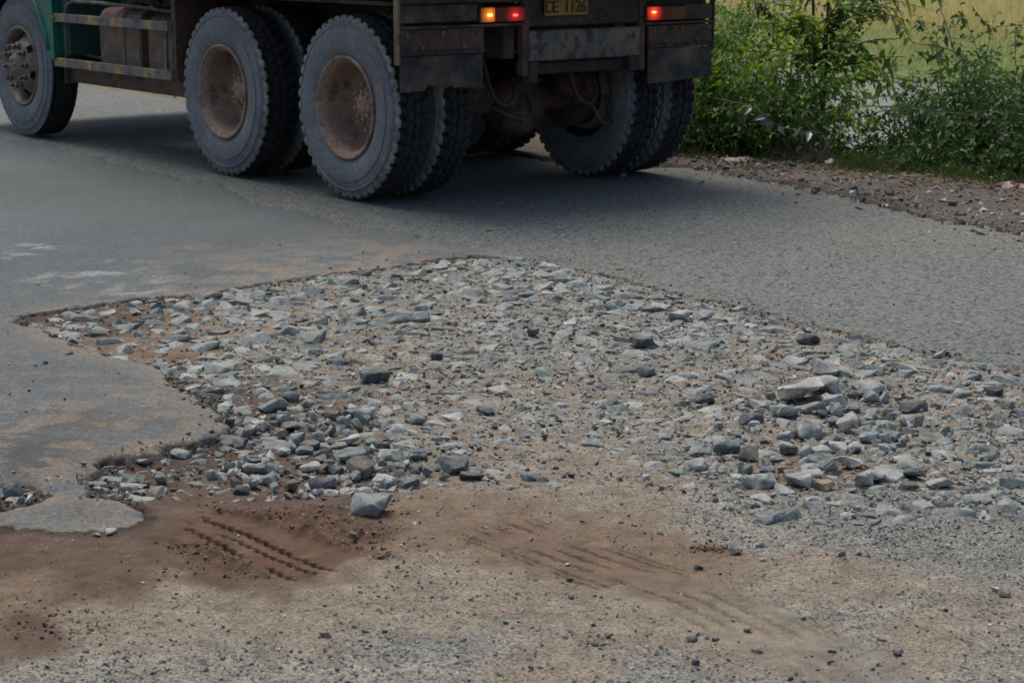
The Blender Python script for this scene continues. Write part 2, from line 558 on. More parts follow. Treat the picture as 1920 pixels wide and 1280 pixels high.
SOILC = {'r': (0.122, 0.085, 0.064), 'd': (0.085, 0.062, 0.05), 't': (0.252, 0.218, 0.174), 'g': (0.245, 0.238, 0.208), 'k': (0.208, 0.212, 0.198), 'b': (0.20, 0.150, 0.108)}
CP = [(330, 1030, 'r'), (500, 950, 'r'), (620, 940, 'd'), (560, 925, 'r'), (200, 1070, 'r'), (60, 1040, 'r'), (700, 995, 'r'), (450, 870, 'r'), (462, 800, 'r'), (250, 640, 'b'), (130, 600, 'r'),
      (300, 650, 'b'), (30, 1185, 'r'), (20, 1110, 'b'), (420, 1050, 'r'), (560, 1045, 'r'), (1260, 1015, 'b'), (1120, 1040, 'b'), (1200, 975, 'b'), (230, 890, 'd'), (300, 910, 'r'), (760, 1010, 'b'),
      (1330, 1050, 'b'), (970, 985, 'b'), (600, 905, 'r'), (780, 930, 'b'), (350, 820, 'd'), (400, 800, 'd'), (1530, 880, 'b'), (560, 870, 'r'), (640, 1090, 't'), (350, 1090, 't'),
      (600, 1140, 't'), (860, 1060, 't'), (900, 1120, 't'), (300, 1150, 't'), (1000, 730, 't'), (700, 640, 't'), (500, 620, 't'), (1200, 1140, 't'), (1330, 760, 't'), (1000, 830, 't'), (900, 880, 't'),
      (1750, 1180, 't'), (1560, 1060, 't'), (160, 1170, 't'), (1480, 1180, 't'), (1050, 1240, 't'), (500, 1260, 'g'), (1100, 640, 'g'), (1300, 610, 'g'), (1500, 640, 't'), (1700, 700, 't'),
      (1700, 985, 'k'), (1560, 950, 'k'), (1850, 1030, 'k'), (1450, 930, 'g'), (1650, 930, 'k'), (820, 1195, 'k'), (1700, 1260, 'k'), (100, 1265, 'g'), (700, 1270, 'g'), (1820, 1240, 'g'), (1600, 1150, 'g'),
      (1830, 900, 'g'), (1650, 880, 't'), (1150, 900, 't'), (1350, 950, 'g'), (1450, 1000, 'g'), (850, 800, 't'), (1150, 1270, 'k'), (900, 520, 't'), (700, 560, 't'), (1100, 760, 'g')]
CPW = [at(a, b) for a, b, c in CP]
CPV = [SOILC[c] for a, b, c in CP]
GRIT = {'r': 0.12, 'd': 0.2, 't': 0.7, 'g': 1.0, 'k': 1.0, 'b': 0.35}
CPG = [GRIT[c] for a, b, c in CP]
ROUGH_C = [at(*p) for p in [(400, 940), (620, 935), (760, 975), (720, 1040), (640, 1060), (480, 1090), (330, 1060), (300, 985)]]


def soil_color(x, y):
    wx = x + fbm(x, y, 0.25, 3, 31) * 0.10; wy = y + fbm(x, y, 0.25, 3, 47) * 0.16
    c = idw(wx, wy, CPW, CPV, 4.0, 0.03)
    g = idw(wx, wy, CPW, CPG, 4.0, 0.03)
    v = 1 + 0.16 * fbm(x, y, 0.09, 4, 63, 0.65)
    c = c * v[..., None]
    far = sstep(8.6, 10.0, y)[..., None] * sstep(-4, -2.2, signed_bush(x, y))[..., None]
    verge = np.array([0.13, 0.112, 0.095]) * (1 + 0.3 * fbm(x, y, 0.3, 4, 77))[..., None]
    c = c * (1 - far) + verge * far
    g = g * (1 - far[..., 0]) + 0.9 * far[..., 0]
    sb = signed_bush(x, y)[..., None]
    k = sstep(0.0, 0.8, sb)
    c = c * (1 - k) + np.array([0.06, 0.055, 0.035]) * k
    return c, g


def fan(n_r, n_c, y0, y1, half=0.36, pad=0.55):
    rows = y0 * (y1 / y0) ** (np.linspace(0, 1, n_r))
    u = np.linspace(-1, 1, n_c)
    Y = np.repeat(rows[:, None], n_c, 1)
    X = u[None, :] * (Y * half + pad)
    return X, Y


def grid_faces(nr, nc, keep=None):
    i = np.arange(nr - 1)[:, None] * nc + np.arange(nc - 1)[None, :]
    F = np.stack([i, i + 1, i + 1 + nc, i + nc], -1).reshape(-1, 4)
    if keep is not None:
        k = keep.ravel()
        F = F[k[F].any(1)]
    return F


def compact(V, F, *arrs):
    used = np.zeros(len(V), bool); used[F.ravel()] = True
    idx = np.cumsum(used) - 1
    return (V[used], idx[F]) + tuple(a[used] for a in arrs)


def asph_mask(x, y, grow=0.0):
    """signed: >0 inside asphalt, metres from its broken edge"""
    nx = fbm(x, y, 0.22, 4, 21, 0.6) * 0.07 + fbm(x, y, 0.06, 4, 25, 0.8) * 0.030; ny = fbm(x, y, 0.22, 4, 23, 0.6) * 0.07 + fbm(x, y, 0.06, 4, 27, 0.8) * 0.030
    ex = x + nx; ey = y + ny
    d1 = dist_poly(ex, ey, HOLE); i1 = inpoly(ex, ey, HOLE)
    d2 = dist_poly(ex, ey, SMALL_HOLE); i2 = inpoly(ex, ey, SMALL_HOLE)
    ex3 = x + fbm(x, y, 0.6, 3, 28, 0.5) * 0.14; ey3 = y + fbm(x, y, 0.6, 3, 29, 0.5) * 0.14
    d3 = dist_poly(ex3, ey3, EDGE, False); i3 = inpoly(ex3, ey3, ROAD)
    s = np.minimum(np.where(i1, -d1, d1), np.where(i2, -d2, d2))
    return np.minimum(s, np.where(i3, d3, -d3))


# soil, dense where the camera stands over it
ROWS = np.concatenate([np.geomspace(3.15, 4.22, 170)[:-1], np.linspace(4.22, 4.98, 230)[:-1], np.geomspace(4.98, 15.0, 560)])
Y = np.repeat(ROWS[:, None], 900, 1)
X = np.linspace(-1, 1, 900)[None, :] * (Y * .36 + .55)
ms = asph_mask(X, Y)
Z = z_soil(X, Y)
# crumbly turned soil round the tyre print
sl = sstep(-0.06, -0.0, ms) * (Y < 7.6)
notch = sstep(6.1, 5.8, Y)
Z += sl * ((0.6 - .42 * notch) * np.clip(-Z, 0, 1) + 0.010 * np.abs(fbm(X, Y, 0.035, 3, 55)))
de_ = dist_poly(X, Y, EDGE, False)
Z += 0.006 * np.exp(-(de_ / 0.25) ** 2) * (Y > 8.5) * (1 + .4 * fbm(X, Y, .08, 2, 66))
wr = sstep(-0.02, 0.10, np.where(inpoly(X, Y, ROUGH_C), 1, -1) * dist_poly(X, Y, ROUGH_C))
s1, o1, L1 = along(X, Y, TR)
inprint = (1 - sstep(0.125, 0.15, np.abs(o1))) * sstep(0.0, 0.06, s1) * (1 - sstep(L1 - 0.06, L1 - 0.0, s1))
rid = np.abs(fbm(X, Y, 0.05, 4, 91, 0.62))
Z += wr * (1 - inprint) * (0.030 * rid * (0.6 + 0.8 * np.abs(fbm(X, Y, 0.022, 2, 99))) + 0.014 * fbm(X, Y, 0.13, 3, 97))
# the deep print: ribs with saw-toothed grooves
saw = 0.006 * np.sign(np.sin(s1 * 2 * math.pi / 0.036))
gro = np.zeros_like(Z)
for pts_ in ([(355, 960), (490, 1000), (640, 1060)], [(332, 969), (460, 1013), (596, 1066)], [(350, 990), (450, 1028), (560, 1075)], [(340, 1008), (410, 1040), (470, 1072)]):
    sg, og, Lg = along(X, Y, [at(*q) for q in pts_])
    tooth = 0.0035 * np.where(((sg / 0.034) % 1.0) < 0.5, 1, -1)
    gg_ = (1 - sstep(0.0042, 0.0072, np.abs(og - tooth))) * sstep(0, 0.015, sg) * (1 - sstep(Lg - 0.015, Lg, sg)) * sstep(-0.5, -0.1, fbm(X, Y, 0.1, 2, 3))
    gro = np.maximum(gro, gg_)
Z += inprint * (-0.006 + 0.004 * np.sin(o1 * 50) - 0.030 * gro)
GROV = gro * inprint
rimk = np.exp(-((np.abs(o1) - 0.138) / 0.018) ** 2) * sstep(0.02, 0.1, s1) * (1 - sstep(L1 - 0.1, L1 - 0.02, s1))
Z += rimk * (0.012 + 0.008 * fbm(X, Y, 0.04, 3, 15))
# the faint long print
s2, o2, L2 = along(X, Y, TR2)
in2 = (1 - sstep(0.12, 0.14, np.abs(o2))) * sstep(0, 0.1, s2)
g2 = np.zeros_like(Z)
for of in (-0.125, -0.10, -0.05, 0.0, 0.05, 0.10, 0.125):
    g2 = np.maximum(g2, 1 - sstep(0.0025, 0.0068, np.abs(o2 - of - 0.003 * np.sin(s2 * 2 * math.pi / 0.05))))
cross = (1 - sstep(0.003, 0.007, np.abs(((s2 + 0.25 * np.abs(o2)) % 0.045) - 0.0225))) * (np.abs(o2) > 0.045)
Z = Z * (1 - 0.5 * in2) + in2 * (-0.010) - in2 * (0.015 * (1 - .6 * sstep(.9, 1.4, s2)) * g2 * sstep(-.35, .1, fbm(X, Y, .15, 2, 121)) + 0.0022 * cross * (fbm(X, Y, .08, 2, 19) > 0))
colr, grit = soil_color(X, Y)
slc = (sl * (.6 + .35 * notch))[..., None]  # dark slumped soil; extra darkening paints in the notch wall's shadow
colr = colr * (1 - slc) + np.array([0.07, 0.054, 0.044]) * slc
k2 = (in2 * 0.7 * (1 - .8 * sstep(.45, 1.0, s2)) * (1 - sstep(.07, .12, np.abs(o2))))[..., None]
colr = colr * (1 - k2) + np.array([0.165, 0.115, 0.085]) * k2
k1 = (np.maximum(wr, inprint) * 0.7)[..., None]
colr = colr * (1 - k1) + np.array([0.135, 0.080, 0.054]) * k1 * (1 + 0.35 * fbm(X, Y, 0.05, 3, 8))[..., None]
grit = grit * (1 - 0.8 * np.maximum(in2, np.maximum(wr, inprint)))
Zsoil_grid = Z
keep = ms < 0.05
Z -= sstep(0.004, 0.045, ms) * 0.06
F = grid_faces(*X.shape, keep)
Zsoil_grid = Z
V = np.stack([X, Y, Z], -1).reshape(-1, 3)
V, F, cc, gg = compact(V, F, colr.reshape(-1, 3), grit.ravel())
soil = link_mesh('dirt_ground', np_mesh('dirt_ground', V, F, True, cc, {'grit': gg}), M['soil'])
tag(soil, kind='structure', label='tan and reddish dirt filling the broken road and its verge')
_nr, _nc = X.shape


def ground_z(x, y):
    """height of the built soil sheet"""
    if not (3.2 < y < 14.9): return float(z_soil(np.array([x]), np.array([y]))[0])
    r = int(np.searchsorted(ROWS, y))
    if r > 0 and y - ROWS[r - 1] < ROWS[min(r, _nr - 1)] - y: r -= 1
    c = (x / (y * 0.36 + 0.55) + 1) / 2 * (_nc - 1)
    c = min(max(c, 0), _nc - 1)
    return float(Zsoil_grid[min(r, _nr - 1), int(round(c))])


# wider terrain to the horizon
def terr_z(x, y):
    sb = signed_bush(x, y)
    z = -0.13 - 0.8 * sstep(-0.2, 4.5, sb)
    bank = sstep(11.0, 13.0, sb + 1.6 * fbm(x, y, 5.0, 3, 41))
    z = z + bank * 0.42 + np.clip(sb - 14, 0, 400) * 0.004 * bank
    return z + 0.04 * fbm(x, y, 1.5, 3, 44) * sstep(0, 4, sb)


gx = np.concatenate([-np.geomspace(500, 26, 24), np.linspace(-25, 25, 130), np.geomspace(26, 500, 24)])
gy = np.concatenate([-np.geomspace(300, 6, 20), np.linspace(-5, 60, 170), np.geomspace(61, 700, 30)])
X2, Y2 = np.meshgrid(gx, gy)
Z2 = terr_z(X2, Y2)
sb2 = signed_bush(X2, Y2)
cgrass = np.array([0.16, 0.21, 0.09]); cdry = np.array([0.42, 0.36, 0.18]); cmud = np.array([0.07, 0.055, 0.04])
f1 = sstep(-0.3, 0.4, fbm(X2, Y2, 4.0, 4, 52) + sstep(14, 22, sb2) * 0.8 - 0.3)[..., None]
C2 = cgrass * (1 - f1) + cdry * f1
km = (sstep(0, 2, sb2) * (1 - sstep(11.4, 12.6, sb2)))[..., None]
C2 = C2 * (1 - km) + cmud * km
kd = (1 - sstep(-0.5, 0.5, sb2))[..., None]
C2 = C2 * (1 - kd) + np.array([0.2, 0.15, 0.11]) * kd
te = link_mesh('terrain', np_mesh('terrain', np.stack([X2, Y2, Z2], -1).reshape(-1, 3), grid_faces(*X2.shape), True, C2.reshape(-1, 3), {'grit': np.full(X2.size, 0.4)}), M['soil'])
tag(te, kind='structure', label='grassy low ground sloping from the road to a pond and a field')

# asphalt: the old coarse road and the smoother resurfaced patch
HOLE_SOFT = HOLE[:33]


def asphalt_sheet(name, n, mat, is_patch):
    rows = np.concatenate([np.linspace(3.9, 9.4, n[0])[:-1], np.geomspace(9.4, 60, 150)])
    u = np.concatenate([np.linspace(-1, -.62, 24)[:-1], np.linspace(-.62, .62, n[1]), np.linspace(.62, 1, 24)[1:]])
    Y = np.repeat(rows[:, None], len(u), 1)
    X = u[None, :] * (Y * .42 + 2.2)
    s = asph_mask(X, Y)
    px_ = X + fbm(X, Y, 0.35, 4, 71) * 0.09; py_ = Y + fbm(X, Y, 0.35, 4, 73) * 0.16
    dp = dist_poly(px_, py_, PATCH); ip = inpoly(px_, py_, PATCH)
    sp = np.where(ip, dp, -dp)
    if is_patch:
        s = np.minimum(s, sp)
    top = 0.004 * fbm(X, Y, 0.9, 3, 81) + 0.0012 * fbm(X, Y, 0.05, 3, 83)
    if is_patch:
        rise = 0.010 * sstep(0.0, 0.03, sp)
        top = top + rise
        # worn hollows near the small hole, sagging edge
        top = top - 0.010 * np.exp(-(dist_poly(X, Y, SMALL_HOLE) / 0.10) ** 2)
    edge_round = sstep(0.0, 0.022, s)
    Z = top - (1 - edge_round) * 0.008 - 0.016 * np.exp(-np.clip(s, 0, 1) / 0.06) * sstep(6.4, 5.9, Y) - 0.006 * np.exp(-np.clip(s, 0, 1) / 0.03) * np.abs(fbm(X, Y, .03, 2, 7))
    Z = np.where((s < 0) & (dist_poly(X, Y, EDGE, False) < .6), top - .035, np.where(s < 0, -0.085 if not is_patch else np.where(sp < 0, top - 0.012, -0.085), Z))
    # colour: grey binder, dust blown out of the hole, pale scuffs
    dh = np.minimum(dist_poly(X, Y, HOLE_SOFT, False), dist_poly(X, Y, SMALL_HOLE))
    n1 = fbm(X, Y, 0.35, 4, 101); n2 = fbm(X, Y, 0.10, 4, 103, 0.65); n3 = fbm(X, Y, 1.6, 3, 107)
    if is_patch:
        c = np.array([0.092, 0.107, 0.113]) * (1 + 0.18 * n3 + 0.12 * n1)[..., None]
        dust = 0.85 * np.exp(-dh / 0.10) * sstep(-0.35, 0.35, n2 + 0.3)
        tipx, tipy = at(220, 520)
        near = np.exp(-((Y - 5.4) / 1.1) ** 2) * sstep(0.05, 0.40, n2 + 0.3 * n1)
        shade_stain = np.zeros_like(X)  # shadow and dark damp dirt near hole and edge, painted as dark blots
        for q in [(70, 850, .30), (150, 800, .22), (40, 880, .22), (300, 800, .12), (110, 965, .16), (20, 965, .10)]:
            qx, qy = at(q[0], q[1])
            shade_stain = np.maximum(shade_stain, np.exp(-(np.hypot(X - qx, (Y - qy)) / q[2]) ** 2) * sstep(-0.25, 0.3, n2 + .6 * n1))
        c = c * (1 - .68 * shade_stain[..., None])
        dust = np.maximum(dust, 0.7 * near)
        for q in [(700, 505, .5, .9), (480, 530, .45, .8), (350, 470, .10, .6), (95, 540, .12, .5), (60, 700, .3, .4), (240, 800, .3, .35)]:
            qx, qy = at(q[0], q[1])
            dd = np.hypot((X - qx), (Y - qy) * 0.6)
            dust = np.maximum(dust, q[3] * np.exp(-(dd / q[2]) ** 2) * sstep(-0.3, 0.3, n2 + n1 * 0.5))
        pale = np.zeros_like(X)
        for q in [(190, 515, .16), (120, 535, .10), (260, 545, .14), (90, 525, .08), (60, 470, .15)]:
            qx, qy = at(q[0], q[1])
            pale = np.maximum(pale, np.exp(-(np.hypot(X - qx, (Y - qy) * 0.5) / q[2]) ** 2) * sstep(0.0, 0.35, n2))
        c = c * (1 - 0.7 * pale[..., None]) + np.array([0.30, 0.33, 0.35]) * 0.7 * pale[..., None]
    else:
        c = np.array([0.128, 0.140, 0.134]) * (1 + 0.10 * n3 + 0.08 * n1)[..., None]
        dust = 0.75 * np.exp(-dh / 0.07) * sstep(-0.3, 0.3, n2)
        qx, qy = at(1800, 455)
        dust = np.maximum(dust, 0.45 * np.exp(-(np.hypot(X - qx, Y - qy) / 0.75) ** 2))
        de = dist_poly(X, Y, EDGE, False)
        dust = np.maximum(dust, 1.0 * np.exp(-de / 0.35) * sstep(-0.5, 0.3, n2 + 0.3 * n1))
    tan = np.array([0.25, 0.20, 0.15]) if is_patch else np.array([0.18, 0.155, 0.13])
    c = c * (1 - dust[..., None] * 0.8) + tan * dust[..., None] * 0.8
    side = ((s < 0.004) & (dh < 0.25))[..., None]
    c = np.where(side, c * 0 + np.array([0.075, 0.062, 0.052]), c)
    keep = s > 0
    if not is_patch:
        keep &= ~(sp > 0.25)
    F = grid_faces(*X.shape, keep)
    V, F, cc = compact(np.stack([X, Y, Z], -1).reshape(-1, 3), F, c.reshape(-1, 3))
    return link_mesh(name, np_mesh(name, V, F, True, cc), mat)


tag(asphalt_sheet('road', (430, 420), M['asph'], False), kind='structure', label='coarse worn grey asphalt road')
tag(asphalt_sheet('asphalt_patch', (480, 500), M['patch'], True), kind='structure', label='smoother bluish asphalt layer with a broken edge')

# water of the pond
m, nt, bs = new_mat('pond_water')
bs.inputs['Base Color'].default_value = (0.10, 0.085, 0.06, 1)
bs.inputs['Roughness'].default_value = 0.06
bs.inputs['IOR'].default_value = 1.33
tc = N(nt, 'ShaderNodeTexCoord').outputs['Object']
bump(nt, bs, noise(nt, tc, 5, 4), 0.12, 0.05)
M['water'] = m
wb = MB(); wb.bx(-60, 60, 10, 40, -0.92, -0.62)
tag(wb.build('pond_water', M['water']), kind='structure', label='still pond reflecting the white sky behind the bushes')


# ------------------------------------------------------------------ rocks
def hull_pts(rs, n, flat):
    p = rs.normal(size=(n, 3))
    p /= np.linalg.norm(p, axis=1)[:, None]
    p *= (0.78 + 0.3 * rs.random(n))[:, None]
    p = np.sign(p) * np.abs(p) ** 0.8
    p[:, 2] *= flat
    return p


def rock_mesh(name, seed, flat=0.6, n=13, rich=True):
    rs = np.random.default_rng(seed)
    bm = bmesh.new()
    for q in hull_pts(rs, n, flat): bm.verts.new(q)
    bmesh.ops.convex_hull(bm, input=bm.verts[:])
    for v in [v for v in bm.verts if not v.link_faces]: bm.verts.remove(v)
    if rich:
        bmesh.ops.dissolve_limit(bm, angle_limit=R(14), verts=bm.verts[:], edges=bm.edges[:])
        bmesh.ops.bevel(bm, geom=bm.edges[:], offset=0.05, segments=1, affect='EDGES', profile=0.6)
        bmesh.ops.triangulate(bm, faces=bm.faces[:])
        bmesh.ops.subdivide_edges(bm, edges=[e for e in bm.edges if e.calc_length() > 0.22], cuts=3)
        bmesh.ops.triangulate(bm, faces=bm.faces[:])
        bm.normal_update()
        P = np.array([v.co[:] for v in bm.verts]); Nn = np.array([v.normal[:] for v in bm.verts])
        d = 0.13 * fbm(P[:, 0] + P[:, 2] * 0.7, P[:, 1] - P[:, 2] * 0.6, 0.7, 3, seed, .6) + 0.035 * fbm(P[:, 0] - P[:, 2], P[:, 1] + P[:, 2], 0.12, 2, seed + 3)
        P = P + Nn * d[:, None]
        for v, q in zip(bm.verts, P): v.co = q
    me = bpy.data.meshes.new(name)
    bm.normal_update()
    bm.to_mesh(me); bm.free()
    mx = max(max(abs(v.co.x) for v in me.vertices), 0.01)
    my = max(max(abs(v.co.y) for v in me.vertices), 0.01)
    mz = [v.co.z for v in me.vertices]
    for v in me.vertices:
        v.co.x /= 2 * mx; v.co.y /= 2 * my
        v.co.z = (v.co.z - min(mz)) / (max(mz) - min(mz))
    if rich:
        me.polygons.foreach_set('use_smooth', [True] * len(me.polygons))
        me.set_sharp_from_angle(angle=R(24))
    return me


TPL_RICH = {}


def rocks_for(mk, n=14, base=100):
    L = []
    for k in range(n):
        me = rock_mesh('rock', base + k, random.choice((0.55, 0.7, 0.9)), random.choice((9, 11, 13, 16)))
        me.materials.append(M[mk])
        L.append(me)
    return L


for i, mk in enumerate(['rock', 'rock_pale', 'rock_dark', 'rock_brown', 'rock_tan']):
    TPL_RICH[mk] = rocks_for(mk, 16 if mk == 'rock' else 7, 100 + 40 * i)
LOW = []
for k in range(26):
    me = rock_mesh('low', 900 + k, 0.6, 9 + (k % 4), rich=False)
    LOW.append((np.array([v.co[:] for v in me.vertices]), [tuple(p.vertices) for p in me.polygons]))
    bpy.data.meshes.remove(me)
PEB = []
for k in range(20):
    me = rock_mesh('peb', 1200 + k, 0.6, 6, rich=False)
    PEB.append((np.array([v.co[:] for v in me.vertices]), [tuple(p.vertices) for p in me.polygons]))
    bpy.data.meshes.remove(me)


def scatter_mesh(name, tpl, items, mat):
    """items: (x,y,z,sx,sy,sz,rz,tx,ty)  -> one joined mesh"""
    Vs, Fs, base = [], [], 0
    for it in items:
        V0, F0 = tpl[random.randrange(len(tpl))]
        x, y, z, sx, sy, sz, rz, tx, ty = it
        P = V0 * np.array([sx, sy, sz])
        P = P.copy(); P[:, 2] += P[:, 0] * tx + P[:, 1] * ty
        c, s_ = math.cos(rz), math.sin(rz)
        Q = np.stack([P[:, 0] * c - P[:, 1] * s_ + x, P[:, 0] * s_ + P[:, 1] * c + y, P[:, 2] + z], -1)
        Vs.append(Q)
        Fs.append(np.array(F0) + base)
        base += len(V0)
    me = np_mesh(name, np.concatenate(Vs), np.concatenate(Fs), False)
    return link_mesh(name, me, mat)


